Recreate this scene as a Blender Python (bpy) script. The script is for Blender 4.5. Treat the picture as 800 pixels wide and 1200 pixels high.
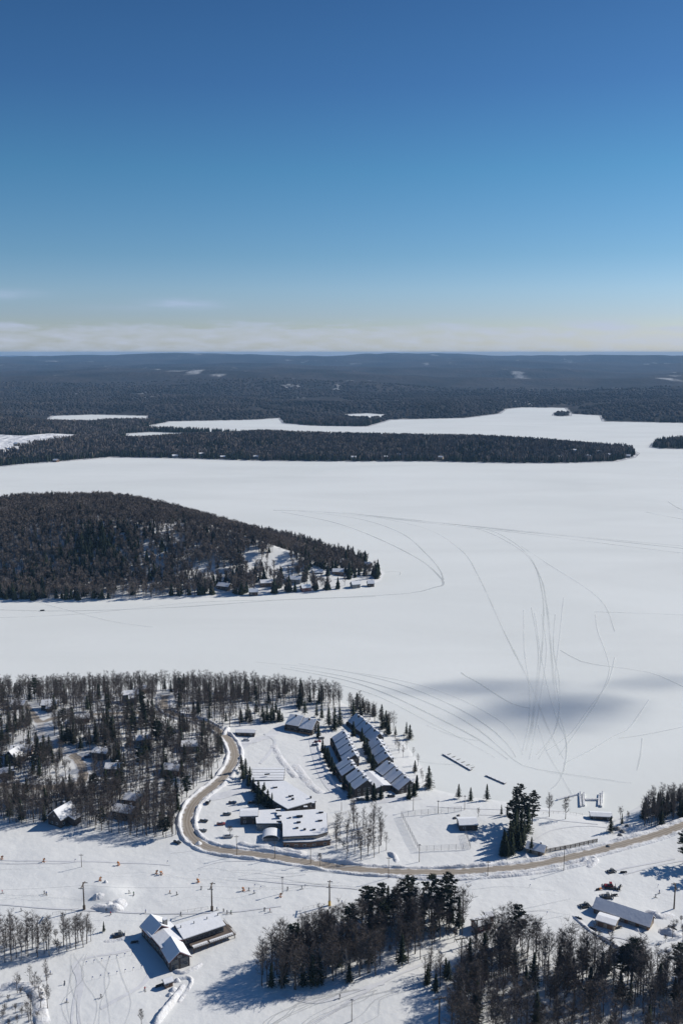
import bpy, math, random
import numpy as np
from mathutils import Vector, Matrix
random.seed(7); rng = np.random.default_rng(7)
scn = bpy.context.scene
for o in list(bpy.data.objects): bpy.data.objects.remove(o)
C = scn.collection
R = math.radians
# ------------------------------------------------------------------ camera
CAMZ, PITCH, FPX = 250.0, R(9.4), 1130.0
cam_d = bpy.data.cameras.new('camera'); cam = bpy.data.objects.new('camera', cam_d); C.objects.link(cam)
cam.location = (0, 0, CAMZ); cam.rotation_euler = (R(90) - PITCH, 0, 0)
cam_d.sensor_fit = 'VERTICAL'; cam_d.sensor_height = 24; cam_d.lens = 24*FPX/1200
cam_d.clip_start = 1; cam_d.clip_end = 90000
scn.camera = cam
# ------------------------------------------------------------------ light
SUN_EL, SUN_AZ = R(33), R(64)          # azimuth clockwise from +Y
sl = bpy.data.lights.new('sun', 'SUN'); sl.energy = 4.4; sl.angle = R(0.53); sl.color = (1, 0.947, 0.865)
sun = bpy.data.objects.new('sun', sl); C.objects.link(sun)
sdir = Vector((math.sin(SUN_AZ)*math.cos(SUN_EL), math.cos(SUN_AZ)*math.cos(SUN_EL), math.sin(SUN_EL)))
sun.rotation_euler = (-sdir).to_track_quat('-Z', 'Y').to_euler(); sun.location = (0, 0, 900)
scn.view_settings.view_transform = 'Standard'; scn.view_settings.look = 'None'
scn.view_settings.exposure = 0.06; scn.view_settings.gamma = 1.0
w = bpy.data.worlds.new('World'); scn.world = w; w.use_nodes = True
nt = w.node_tree; N = nt.nodes; L = nt.links
for n in list(N): N.remove(n)
def nn(t, nodes, **k):
    n = nodes.new(t)
    for a, b in k.items(): setattr(n, a, b)
    return n
def mth(nodes, links, op, a, b=None, c=None, clamp=False):
    n = nodes.new('ShaderNodeMath'); n.operation = op; n.use_clamp = clamp
    for i, v in enumerate((a, b, c)):
        if v is None: continue
        if isinstance(v, (int, float)): n.inputs[i].default_value = v
        else: links.new(v, n.inputs[i])
    return n.outputs[0]
out = nn('ShaderNodeOutputWorld', N); bg = nn('ShaderNodeBackground', N); bg.inputs[1].default_value = 0.078
sky = nn('ShaderNodeTexSky', N, sky_type='NISHITA', sun_disc=False, sun_elevation=SUN_EL, sun_rotation=SUN_AZ,
         altitude=300, air_density=1.0, dust_density=0.5, ozone_density=2.6)
hs = nn('ShaderNodeHueSaturation', N); hs.inputs['Saturation'].default_value = 1.05; hs.inputs['Value'].default_value = 1.0
L.new(sky.outputs[0], hs.inputs['Color'])
tc = nn('ShaderNodeTexCoord', N); sp = nn('ShaderNodeSeparateXYZ', N); L.new(tc.outputs['Generated'], sp.inputs[0])
el = mth(N, L, 'MULTIPLY', mth(N, L, 'ARCSINE', sp.outputs[2]), 57.2958)
az = mth(N, L, 'MULTIPLY', mth(N, L, 'ARCTAN2', sp.outputs[0], sp.outputs[1]), 57.2958)
cb = nn('ShaderNodeCombineXYZ', N)
L.new(mth(N, L, 'MULTIPLY', az, 0.22), cb.inputs[0]); L.new(mth(N, L, 'MULTIPLY', el, 1.5), cb.inputs[1])
no = nn('ShaderNodeTexNoise', N); no.inputs['Scale'].default_value = 1.0; no.inputs['Detail'].default_value = 7; no.inputs['Roughness'].default_value = 0.55
L.new(cb.outputs[0], no.inputs['Vector'])
# low cloud bank along the horizon: solid below ~1.2 deg, broken edge up to ~2.4 deg
edge = mth(N, L, 'MULTIPLY_ADD', no.outputs[0], 2.6, -1.3)
mr = nn('ShaderNodeMapRange', N, interpolation_type='SMOOTHSTEP'); mr.inputs[1].default_value = 1.75; mr.inputs[2].default_value = 1.25
L.new(mth(N, L, 'SUBTRACT', el, edge), mr.inputs[0])
cb2 = nn('ShaderNodeCombineXYZ', N); L.new(mth(N, L, 'MULTIPLY', az, 0.55), cb2.inputs[0]); L.new(mth(N, L, 'MULTIPLY', el, 2.4), cb2.inputs[1])
no2 = nn('ShaderNodeTexNoise', N); no2.inputs['Scale'].default_value = 1.0; no2.inputs['Detail'].default_value = 6; L.new(cb2.outputs[0], no2.inputs['Vector'])
puff = mth(N, L, 'MULTIPLY_ADD', no2.outputs[0], 2.2, -.62, clamp=True)
bank = mth(N, L, 'MULTIPLY', mr.outputs[0], mth(N, L, 'MULTIPLY_ADD', puff, .55, .18))
def wisp(a0, e0, wa, we, k):
    x = mth(N, L, 'POWER', mth(N, L, 'ABSOLUTE', mth(N, L, 'DIVIDE', mth(N, L, 'SUBTRACT', az, a0), wa)), 2.0)
    y = mth(N, L, 'POWER', mth(N, L, 'ABSOLUTE', mth(N, L, 'DIVIDE', mth(N, L, 'SUBTRACT', el, e0), we)), 2.0)
    g = mth(N, L, 'EXPONENT', mth(N, L, 'MULTIPLY', mth(N, L, 'ADD', x, y), -1.0))
    nz = mth(N, L, 'MULTIPLY_ADD', no.outputs[0], 3.0, -0.9, clamp=True)
    return mth(N, L, 'MULTIPLY', mth(N, L, 'MULTIPLY', g, nz), k)
s = bank
for a in ((-9.2, 2.75, 2.0, .26, .75), (-18.8, 3.15, 1.9, .28, .5), (14.5, 1.45, 2.4, .35, .9), (-11.5, 2.5, 3, .2, .2)):
    s = mth(N, L, 'MAXIMUM', s, wisp(*a))
# thin haze veil growing towards the horizon
veil = nn('ShaderNodeMapRange', N, interpolation_type='SMOOTHSTEP'); veil.inputs[1].default_value = 14; veil.inputs[2].default_value = -1; veil.inputs[4].default_value = .0
L.new(el, veil.inputs[0]); 
mx = nn('ShaderNodeMix', N, data_type='RGBA'); L.new(s, mx.inputs[0]); L.new(hs.outputs[0], mx.inputs[6])
mx.inputs[7].default_value = (7.1, 7.25, 7.35, 1)
# deepen the blue overhead, as the polarised winter sky has it
RAMP = [(0.0592, (0.549, 0.6147, 0.7598)), (0.1013, (0.5438, 0.6027, 0.7679)), (0.1478, (0.4964, 0.5751, 0.7971)), (0.217, (0.4625, 0.578, 0.7716)), (0.308, (0.3639, 0.5304, 0.6927)), (0.5282, (0.2615, 0.4922, 0.6262)), (0.7366, (0.2162, 0.3933, 0.5616)), (0.8359, (0.2068, 0.3793, 0.5367)), (0.9318, (0.1938, 0.3564, 0.5117))]
dk = nn('ShaderNodeMapRange', N); dk.inputs[1].default_value = -1; dk.inputs[2].default_value = 20
L.new(el, dk.inputs[0])
rp = nn('ShaderNodeValToRGB', N); L.new(dk.outputs[0], rp.inputs[0]); ce = rp.color_ramp.elements
for i, (q, c) in enumerate(RAMP):
    e = ce[i] if i < 2 else ce.new(q)
    e.position = q; e.color = (*c, 1)
tint = nn('ShaderNodeVectorMath', N, operation='SCALE'); L.new(rp.outputs[0], tint.inputs[0]); tint.inputs['Scale'].default_value = 1.6
mu = nn('ShaderNodeMix', N, data_type='RGBA', blend_type='MULTIPLY'); mu.inputs[0].default_value = 1
L.new(mx.outputs[2], mu.inputs[6]); L.new(tint.outputs[0], mu.inputs[7])
L.new(mu.outputs[2], bg.inputs[0]); L.new(bg.outputs[0], out.inputs[0])
scn.cycles.volume_bounces = 0; scn.cycles.max_bounces = 6; scn.cycles.transparent_max_bounces = 16

# ------------------------------------------------------------------ materials
MATS = {}
def mat(name, col, rough=0.8, var=0.0, scale=1.0, col2=None, bump=0.0, bscale=None, rnd=0.0, metal=0, spec=None, space='Object'):
    if name in MATS: return MATS[name]
    m = bpy.data.materials.new(name); m.use_nodes = True; t = m.node_tree; n = t.nodes; l = t.links
    b = n['Principled BSDF']; b.inputs['Roughness'].default_value = rough; b.inputs['Metallic'].default_value = metal
    if spec is not None: b.inputs['Specular IOR Level'].default_value = spec
    c = (*col, 1); b.inputs['Base Color'].default_value = c
    if var or col2 or bump or rnd:
        g = n.new('ShaderNodeTexCoord' if space == 'Object' else 'ShaderNodeNewGeometry')
        vec = g.outputs['Object'] if space == 'Object' else g.outputs['Position']
        no = n.new('ShaderNodeTexNoise'); no.inputs['Scale'].default_value = scale; no.inputs['Detail'].default_value = 5
        l.new(vec, no.inputs['Vector'])
        mr = n.new('ShaderNodeMapRange'); mr.inputs[1].default_value = .32; mr.inputs[2].default_value = .68; l.new(no.outputs[0], mr.inputs[0])
        mx = n.new('ShaderNodeMix'); mx.data_type = 'RGBA'; l.new(mr.outputs[0], mx.inputs[0])
        c2 = col2 if col2 else tuple(x*(1+var) for x in col)
        mx.inputs[6].default_value = (*[x*(1-var) for x in col], 1); mx.inputs[7].default_value = (*c2, 1)
        last = mx.outputs[2]
        if rnd:
            oi = n.new('ShaderNodeObjectInfo'); h = n.new('ShaderNodeHueSaturation')
            a = n.new('ShaderNodeMapRange'); a.inputs[3].default_value = 1-rnd; a.inputs[4].default_value = 1+rnd
            l.new(oi.outputs['Random'], a.inputs[0]); l.new(a.outputs[0], h.inputs['Value']); l.new(last, h.inputs['Color']); last = h.outputs[0]
        l.new(last, b.inputs['Base Color'])
        if bump:
            n2 = n.new('ShaderNodeTexNoise'); n2.inputs['Scale'].default_value = bscale or scale; n2.inputs['Detail'].default_value = 6; l.new(vec, n2.inputs['Vector'])
            bp = n.new('ShaderNodeBump'); bp.inputs['Strength'].default_value = 1; bp.inputs['Distance'].default_value = bump
            l.new(n2.outputs[0], bp.inputs['Height']); l.new(bp.outputs[0], b.inputs['Normal'])
    MATS[name] = m; return m
M_snow = mat('snow', (.775, .78, .765), .7, .0, .012, (.73, .735, .725), bump=.32, bscale=.25, space='P', spec=.2)
M_lake = mat('lake_snow', (.765, .785, .76), .75, .0, .004, (.80, .815, .79), bump=.12, bscale=.12, space='P', spec=.2)
def drift(m):
    n = m.node_tree.nodes; l = m.node_tree.links; b = n['Principled BSDF']; g = n.new('ShaderNodeNewGeometry'); mp = n.new('ShaderNodeMapping'); mp.inputs['Scale'].default_value = (.0028, .0075, 1); mp.inputs['Rotation'].default_value = (0, 0, .35); l.new(g.outputs['Position'], mp.inputs[0])
    z = n.new('ShaderNodeTexNoise'); z.inputs['Scale'].default_value = 1; z.inputs['Detail'].default_value = 9; z.inputs['Roughness'].default_value = .62; z.inputs['Distortion'].default_value = .6; l.new(mp.outputs[0], z.inputs['Vector'])
    r = n.new('ShaderNodeMapRange'); r.inputs[1].default_value = .38; r.inputs[2].default_value = .7; r.inputs[3].default_value = 1.02; r.inputs[4].default_value = .93; l.new(z.outputs[0], r.inputs[0])
    h = n.new('ShaderNodeHueSaturation'); l.new(b.inputs['Base Color'].links[0].from_socket, h.inputs['Color']); l.new(r.outputs[0], h.inputs['Value']); l.new(h.outputs[0], b.inputs['Base Color'])
drift(M_lake)
M_roofsnow = mat('roof_snow', (.80, .81, .83), .7, .03, .4, bump=.1, bscale=.8, spec=.2)
M_bank = mat('bank_snow', (.78, .79, .81), .75, .04, .5, (.68, .67, .66), bump=.5, bscale=.9, space='P', spec=.2)
M_bark = mat('bark', (.085, .072, .063), .9, .25, 1.2, rnd=.25, spec=.1)
M_twig = mat('twigs', (.118, .100, .090), .9, .22, .3, rnd=.3, spec=.1)
M_birch = mat('pale_bark', (.34, .32, .30), .9, .25, 1.2, rnd=.25, spec=.1)
M_needle = mat('needles', (.020, .030, .017), .85, .35, .5, (.04, .052, .026), rnd=.3, spec=.15)
M_needle2 = mat('pine_needles', (.023, .035, .022), .85, .3, .6, (.045, .058, .034), rnd=.3, spec=.15)
M_wtwig = mat('wood_twigs', (.145, .122, .108), .9, .2, .03, (.235, .198, .172), spec=.1, space='P')
M_wneed = mat('wood_needles', (.020, .030, .018), .9, .3, .05, (.036, .046, .026), spec=.1, space='P')
M_dark = mat('dark_wood', (.055, .045, .040), .8, .2, .7)
M_brown = mat('brown_wood', (.17, .10, .065), .8, .2, .7)
M_tan = mat('tan_siding', (.34, .29, .23), .8, .12, .7)
M_grey = mat('grey_siding', (.20, .21, .22), .8, .12, .7)
M_red = mat('red_siding', (.22, .07, .055), .8, .12, .7)
M_trim = mat('pale_trim', (.55, .54, .52), .6, .05, 2)
M_glass = mat('window_glass', (.03, .04, .05), .12, spec=.8)
M_steel = mat('steel', (.22, .22, .23), .5, .1, 2, metal=.3)
M_pole = mat('pole_wood', (.10, .075, .055), .9, .2, 1.5)
M_black = mat('black_rubber', (.02, .02, .022), .6)
M_orange = mat('orange_paint', (.62, .22, .04), .5)
M_yellow = mat('yellow_pad', (.60, .38, .06), .7)
M_deck = mat('deck_boards', (.13, .10, .08), .85, .2, 1.2)
M_stone = mat('stone', (.22, .21, .20), .9, .25, .9)
CARC = {k: mat('car_'+k, v, .35, .05, 1, spec=.5) for k, v in dict(black=(.02, .02, .022), blue=(.03, .06, .13), red=(.25, .03, .03), silver=(.35, .36, .38), white=(.6, .6, .6), grey=(.09, .095, .1)).items()}

# ------------------------------------------------------------------ pixel -> ground
def ray(px, py):
    u, v = (px-400)/FPX, (600-py)/FPX
    return np.array([u, math.cos(PITCH)+v*math.sin(PITCH), -math.sin(PITCH)+v*math.cos(PITCH)])
def atz(px, py, z=0.0):
    d = ray(px, py); t = (z-CAMZ)/d[2]; return d[0]*t, d[1]*t
def sdf(px_, py_, poly):
    """positive inside"""
    x = np.asarray(px_, float).ravel(); y = np.asarray(py_, float).ravel()
    P = np.array(poly, float); best = np.full(x.shape, 1e18); ins = np.zeros(x.shape, bool)
    for i in range(len(P)):
        a = P[i]; b = P[(i+1) % len(P)]; d = b-a; q = max((d@d), 1e-9)
        t = np.clip(((x-a[0])*d[0]+(y-a[1])*d[1])/q, 0, 1)
        best = np.minimum(best, (x-a[0]-t*d[0])**2+(y-a[1]-t*d[1])**2)
        c = ((a[1] > y) != (b[1] > y))
        with np.errstate(divide='ignore', invalid='ignore'):
            xi = (b[0]-a[0])*(y-a[1])/(b[1]-a[1] if b[1] != a[1] else 1e-9)+a[0]
        ins ^= (c & (x < xi))
    s = np.sqrt(best); return np.where(ins, s, -s).reshape(np.shape(px_))
def vnoise(x, y, sc, seed=0):
    """smooth value noise 0..1"""
    x = np.asarray(x, float)/sc+1000.3; y = np.asarray(y, float)/sc+1000.7
    xi = np.floor(x).astype(np.int64); yi = np.floor(y).astype(np.int64); fx = x-xi; fy = y-yi
    fx = fx*fx*(3-2*fx); fy = fy*fy*(3-2*fy)
    def h(a, b):
        n = (a*374761393+b*668265263+seed*974634777) & 0xffffffff
        n = ((n ^ (n >> 13))*1274126177) & 0xffffffff
        return ((n ^ (n >> 16)) & 0xffff)/65535.0
    return (h(xi, yi)*(1-fx)+h(xi+1, yi)*fx)*(1-fy)+(h(xi, yi+1)*(1-fx)+h(xi+1, yi+1)*fx)*fy
def fbm(x, y, sc, o=4, seed=0):
    return sum(vnoise(x, y, sc/2**k, seed+k)*.5**(k+1) for k in range(o))/(1-.5**o)

NEAR = [atz(*p) for p in [(-250, 816), (-100, 814), (0, 812), (100, 810), (200, 806), (300, 806), (380, 816), (430, 838), (470, 868), (492, 900), (503, 925), (540, 934), (600, 942), (660, 952), (710, 962), (735, 955), (760, 940), (800, 928), (900, 915), (1050, 905)]] + [(900, 300), (900, -300), (-900, -300), (-900, 640)]
ISLE = [atz(*p) for p in [(-260, 706), (-100, 706), (0, 705), (100, 705), (200, 702), (300, 698), (380, 694), (425, 689), (445, 680), (449, 671), (440, 664), (415, 655), (380, 645), (340, 634), (290, 624), (220, 616), (100, 611), (0, 610), (-100, 611), (-260, 616)]]
BIG = [atz(*p) for p in [(-700, 640), (-400, 590), (-150, 556), (0, 547), (30, 544), (70, 541), (130, 536), (200, 537), (300, 540), (400, 541), (500, 541), (600, 543), (660, 543), (720, 541), (742, 536), (747, 531), (735, 526), (690, 524), (640, 521), (560, 518), (480, 515), (400, 514), (340, 511), (290, 509), (240, 506), (180, 504), (170, 500), (200, 494), (300, 492), (327, 490), (332, 496), (365, 499), (430, 500), (458, 492), (545, 490), (585, 485), (592, 479.5), (612, 477.5), (662, 478), (668, 485), (703, 487), (706, 494), (762, 495), (870, 497), (1100, 500), (1500, 520), (2600, 600), (2600, 1000), (-700, 1000)]]
POND1 = [atz(*p) for p in [(48, 497), (62, 487.5), (110, 486), (174, 487.5), (170, 494), (120, 495), (90, 498.5)]]
POND2 = [atz(*p) for p in [(146, 516), (150, 508), (180, 506.5), (230, 508), (284, 509), (240, 514), (200, 513.5), (165, 517)]]
FIELD = [atz(*p) for p in [(-30, 536), (0, 519), (30, 520), (60, 515), (96, 513), (86, 525), (40, 532), (10, 538)]]
POND3 = [atz(*p) for p in [(400, 486), (430, 484.5), (452, 486), (445, 490), (415, 490)]]
ISLET = [atz(*p) for p in [(762, 524), (775, 526), (850, 527), (900, 522), (850, 516), (780, 516), (765, 519)]]
ISLT2 = [atz(*p) for p in [(647, 487), (656, 488), (668, 487.5), (668, 483), (650, 483)]]

def mesh_np(name, V, F, m, parent=None, smooth=False):
    me = bpy.data.meshes.new(name); V = np.asarray(V, np.float32); F = np.asarray(F, np.int32); k = F.shape[1]
    me.vertices.add(len(V)); me.vertices.foreach_set('co', V.ravel())
    me.loops.add(F.size); me.loops.foreach_set('vertex_index', F.ravel())
    me.polygons.add(len(F)); me.polygons.foreach_set('loop_start', np.arange(0, F.size, k, dtype=np.int32)); me.polygons.foreach_set('loop_total', np.full(len(F), k, np.int32))
    me.update(calc_edges=True)
    if smooth: me.polygons.foreach_set('use_smooth', np.ones(len(F), bool))
    me.materials.append(m)
    o = bpy.data.objects.new(name, me); C.objects.link(o)
    if parent: o.parent = parent
    return o
def grid_faces(ny, nx):
    i = np.arange(ny-1)[:, None]*nx+np.arange(nx-1)[None]; i = i.ravel()
    return np.stack([i, i+1, i+nx+1, i+nx], 1)
def struct(o, kind='structure', label=None, cat=None):
    o['kind'] = kind
    if label: o['label'] = label
    if cat: o['category'] = cat
    return o

# ---- height fields
hx, hy = atz(95, 870); sx_, sy_ = atz(120, 1140)
def h_near_raw(x, y):
    s = sdf(x, y, NEAR)
    z = np.where(s > 0, .35+2.4*(1-np.exp(-s/16)), np.maximum(s*.22+.35, -2.5))
    ins = np.clip(s/30, 0, 1)
    z = z+ins*(9*np.exp(-(((x-hx)/95)**2+((y-hy)/75)**2)))
    z = z+ins*(fbm(x, y, 60, 3, 3)-.5)*2.4+ins*(fbm(x, y, 13, 2, 9)-.5)*.5
    mx_, my_ = atz(128, 1056); z = z+2.6*np.exp(-(((x-mx_)/9)**2+((y-my_)/7)**2))          # ski mound
    return z
x0, x1, y0, y1, st = -420., 420., 60., 830., 2.0
gx = np.arange(x0, x1+.1, st); gy = np.arange(y0, y1+.1, st); GX, GY = np.meshgrid(gx, gy); GZ = h_near_raw(GX, GY)
def isle_h(x, y):
    s = sdf(x, y, ISLE); cx, cy = atz(95, 640, 20)
    z = np.where(s > 0, .3+1.2*(1-np.exp(-s/8)), np.maximum(s*.2+.3, -2.5))
    up = np.clip((s-14)/150, 0, 1); up = up*up*(3-2*up)
    return z+up*(33+19*np.exp(-(((x-cx)/190)**2)))*(.85+.3*fbm(x, y, 120, 3, 5))
def H(x, y):
    """bilinear height of the near ground"""
    x = np.clip(np.asarray(x, float), x0, x1-.01); y = np.clip(np.asarray(y, float), y0, y1-.01)
    i = ((x-x0)/st).astype(int); j = ((y-y0)/st).astype(int); fx = (x-x0)/st-i; fy = (y-y0)/st-j
    i = np.minimum(i, len(gx)-2); j = np.minimum(j, len(gy)-2)
    return (GZ[j, i]*(1-fx)+GZ[j, i+1]*fx)*(1-fy)+(GZ[j+1, i]*(1-fx)+GZ[j+1, i+1]*fx)*fy
def G(px, py, hf=H):
    """where the view ray meets the ground"""
    d = ray(px, py); z = 0.
    for _ in range(14):
        t = (z-CAMZ)/d[2]; z = max(0., float(hf(np.array([d[0]*t]), np.array([d[1]*t]))[0]))
    t = (z-CAMZ)/d[2]
    return Vector((d[0]*t, d[1]*t, z))

struct(mesh_np('snow_ground', np.stack([GX.ravel(), GY.ravel(), GZ.ravel()], 1), grid_faces(*GX.shape), M_snow, smooth=True))
ox = [(-3000, x0), (x1, 3000)]
# wide skirt of land to either side of and behind the finely modelled ground
pts = []
V = []; F = []
for (a, b, c, d) in ((-1500, x0+.5, -600, 640), (x1-.5, 1500, -600, 330), (x0, x1, -600, y0+.5)):
    k = len(V); V += [(a, c, 2.4), (b, c, 2.4), (b, d, 2.4), (a, d, 2.4)]; F.append((k, k+1, k+2, k+3))
struct(mesh_np('outer_ground', V, F, M_snow))
struct(mesh_np('frozen_lake', [(-31000, -3000, 0), (31000, -3000, 0), (31000, 31000, 0), (-31000, 31000, 0)], [(0, 1, 2, 3)], M_lake))
ixs = np.arange(-700, 160, 4.); iys = np.arange(930, 1620, 4.); IX, IY = np.meshgrid(ixs, iys); IZ = isle_h(IX, IY)
struct(mesh_np('island_ground', np.stack([IX.ravel(), IY.ravel(), IZ.ravel()], 1), grid_faces(*IX.shape), M_snow, smooth=True))

# ---- far country
def far_s(x, y):
    s = -sdf(x, y, BIG)
    for p in (ISLET, ISLT2): s = np.maximum(s, sdf(x, y, p))
    for p in (POND1, POND2, POND3): s = np.minimum(s, -sdf(x, y, p))
    return s
def far_h(x, y, s=None):
    if s is None: s = far_s(x, y)
    d = np.hypot(x, y)
    z = np.where(s > 0, .5+1.5*(1-np.exp(-s/20)), np.maximum(s*.1+.5, -3))
    up = np.clip((s-15)/260, 0, 1); up = up*up*(3-2*up)
    near = np.clip((d-3400)/3000, 0, 1); farr = np.clip((d-5000)/17000, 0, 1)
    hills = 22*(1-near)*(.5+fbm(x, y, 500, 3, 11)) + near*(10+95*np.clip(fbm(x, y*1.6, 1900, 4, 21)-.36, 0, 1)*2.2) + farr*(10+70*np.clip(fbm(x, y*1.5, 4200, 4, 31)-.25, 0, 1)*1.7) + 120*np.exp(-((d-16500)/2600)**2)*(.72+.5*fbm(x, y, 3800, 4, 41))
    return z+up*hills
aa = np.radians(np.linspace(-48, 48, 900)); dd = np.concatenate([np.exp(np.linspace(math.log(2000), math.log(5600), 300)), np.exp(np.linspace(math.log(5620), math.log(30500), 220))])
AA, DD = np.meshgrid(aa, dd); FX = DD*np.tan(AA); FY = DD+0*AA; FX = np.clip(FX, -30500, 30500)
FS = far_s(FX, FY); FZ = far_h(FX, FY, FS)
def forest_mat():
    m = bpy.data.materials.new('far_forest'); m.use_nodes = True; t = m.node_tree; n = t.nodes; l = t.links; b = n['Principled BSDF']
    b.inputs['Roughness'].default_value = .95; b.inputs['Specular IOR Level'].default_value = .05
    g = n.new('ShaderNodeNewGeometry'); mp = n.new('ShaderNodeMapping'); l.new(g.outputs['Position'], mp.inputs[0])
    mp.inputs['Scale'].default_value = (1, .45, 1)
    def noise(sc, det=5, dist=0):
        a = n.new('ShaderNodeTexNoise'); a.inputs['Scale'].default_value = sc; a.inputs['Detail'].default_value = det; a.inputs['Distortion'].default_value = dist; l.new(mp.outputs[0], a.inputs['Vector']); return a.outputs[0]
    def rng_(v, a, b_):
        r = n.new('ShaderNodeMapRange'); r.inputs[1].default_value = a; r.inputs[2].default_value = b_; l.new(v, r.inputs[0]); return r.outputs[0]
    def mix(f, a, b_):
        x = n.new('ShaderNodeMix'); x.data_type = 'RGBA'; l.new(f, x.inputs[0])
        for i, q in ((6, a), (7, b_)):
            if isinstance(q, tuple): x.inputs[i].default_value = (*q, 1)
            else: l.new(q, x.inputs[i])
        return x.outputs[2]
    c = mix(rng_(noise(.0022), .42, .58), (.020, .023, .024), (.062, .056, .055))
    c = mix(rng_(noise(.02, 6), .35, .7), c, (.035, .034, .034))
    gp = n.new('ShaderNodeMath'); gp.operation = 'MULTIPLY'
    l.new(rng_(noise(.0016, 3), .56, .62), gp.inputs[0]); l.new(rng_(noise(.006, 5, .5), .60, .66), gp.inputs[1])
    g2 = n.new('ShaderNodeMath'); g2.operation = 'MULTIPLY'; l.new(gp.outputs[0], g2.inputs[0]); g2.inputs[1].default_value = .55
    c = mix(g2.outputs[0], c, (.7, .72, .74))
    at = n.new('ShaderNodeAttribute'); at.attribute_name = 'clearing'
    c = mix(at.outputs['Fac'], c, (.72, .73, .75))
    l.new(c, b.inputs['Base Color'])
    bp = n.new('ShaderNodeBump'); bp.inputs['Distance'].default_value = 14; l.new(noise(.035, 4), bp.inputs['Height']); l.new(bp.outputs[0], b.inputs['Normal'])
    return m
far = struct(mesh_np('forested_hills', np.stack([FX.ravel(), FY.ravel(), FZ.ravel()], 1), grid_faces(*FX.shape), forest_mat(), smooth=True))
at = far.data.attributes.new('clearing', 'FLOAT', 'POINT')
clr = (np.clip(sdf(FX, FY, FIELD)/8+.5, 0, 1)).ravel()
clr = np.maximum(clr, (np.clip(1-np.abs(FS)/9., 0, 1)).ravel()*.9*(FY.ravel() < 5200))
for (cx_, cy_, wx, wy) in ((230, 449, 12, 1.5), (255, 451, 14, 1.0), (342, 459, 18, 1.2), (90, 464, 7, .8), (432, 452, 6, .6), (470, 469, 14, 1), (700, 468, 8, 1), (410, 453, 7, .8), (610, 443, 10, 1), (760, 471, 14, 1), (60, 498, 20, 2), (395, 459, 8, 2), (14, 528, 22, 2), (470, 486, 14, 1.2)):
    # clearings drawn in ground metres around a spot
    c0 = atz(cx_, cy_, 20); dist = math.hypot(*c0); ax = wx*.8*dist/FPX; ay = wy*dist*dist/250/FPX*1.2
    clr = np.maximum(clr, np.clip(1.3*np.exp(-(((FX-c0[0])/ax)**2+((FY-c0[1])/ay)**2)).ravel()*(fbm(FX, FY, dist*.01, 3, 77).ravel()*1.8)-.45, 0, .42))
at.data.foreach_set('value', clr.astype(np.float32))

# ---- haze: one closed box of even air
bm_v = [(-32000, -3500, -6), (32000, -3500, -6), (32000, 32000, -6), (-32000, 32000, -6), (-32000, -3500, 262), (32000, -3500, 262), (32000, 32000, 262), (-32000, 32000, 262)]
bm_f = [(0, 3, 2, 1), (4, 5, 6, 7), (0, 1, 5, 4), (1, 2, 6, 5), (2, 3, 7, 6), (3, 0, 4, 7)]
hm = bpy.data.materials.new('haze'); hm.use_nodes = True; n_ = hm.node_tree.nodes
n_.remove(n_['Principled BSDF']); pv = n_.new('ShaderNodeVolumePrincipled')
pv.inputs['Color'].default_value = (.37, .64, 1, 1); pv.inputs['Density'].default_value = 4.4e-5; pv.inputs['Anisotropy'].default_value = 0.0
hm.node_tree.links.new(pv.outputs[0], n_['Material Output'].inputs['Volume'])
hz = struct(mesh_np('haze', bm_v, bm_f, hm), 'stuff', 'thin blue winter haze over the lake and the far hills', 'haze')

# ---- cloud that shades the lake: stands above the haze, toward the sun
def cloud_obj(px, py, rx, ry, rz, height, seed, dens):
    gxy = Vector((*atz(px, py), 0)); p = gxy+sdir*(height/sdir.z)
    V = []; F = []; nu, nv = 40, 18
    for j in range(nv+1):
        th = math.pi*j/nv
        for i in range(nu):
            ph = 2*math.pi*i/nu
            k = 1+.28*(vnoise(np.array([ph*3+seed]), np.array([th*4]), 1.3)[0]-.5)
            V.append((rx*math.sin(th)*math.cos(ph)*k, ry*math.sin(th)*math.sin(ph)*k, rz*math.cos(th)*k))
    for j in range(nv):
        for i in range(nu): F.append((j*nu+i, j*nu+(i+1) % nu, (j+1)*nu+(i+1) % nu, (j+1)*nu+i))
    m = bpy.data.materials.new('cloud_vapour'); m.use_nodes = True; n = m.node_tree.nodes; l = m.node_tree.links; n.remove(n['Principled BSDF'])
    tr = n.new('ShaderNodeBsdfTransparent'); df = n.new('ShaderNodeBsdfTranslucent'); df.inputs[0].default_value = (.9, .9, .9, 1); ms = n.new('ShaderNodeMixShader')
    tcn = n.new('ShaderNodeTexCoord'); mp = n.new('ShaderNodeMapping'); mp.inputs['Scale'].default_value = (1/rx, 1/ry, 0)
    l.new(tcn.outputs['Object'], mp.inputs[0])
    ln = n.new('ShaderNodeVectorMath'); ln.operation = 'LENGTH'; l.new(mp.outputs[0], ln.inputs[0])
    nz = n.new('ShaderNodeTexNoise'); nz.inputs['Scale'].default_value = 1.7; nz.inputs['Detail'].default_value = 4; l.new(mp.outputs[0], nz.inputs['Vector'])
    a = mth(n, l, 'MULTIPLY_ADD', nz.outputs[0], 1.0, -.5); b = mth(n, l, 'ADD', ln.outputs['Value'], a)
    r = n.new('ShaderNodeMapRange'); r.interpolation_type = 'SMOOTHERSTEP'; r.inputs[1].default_value = .92; r.inputs[2].default_value = .1; r.inputs[4].default_value = dens; l.new(b, r.inputs[0])
    l.new(r.outputs[0], ms.inputs[0]); l.new(tr.outputs[0], ms.inputs[1]); l.new(df.outputs[0], ms.inputs[2]); l.new(ms.outputs[0], n['Material Output'].inputs[0])
    o = mesh_np('cloud', V, F, m, smooth=True); o.location = p; struct(o); return o
cloud_obj(645, 832, 90, 58, 14, 700, 3, .45)
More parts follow.
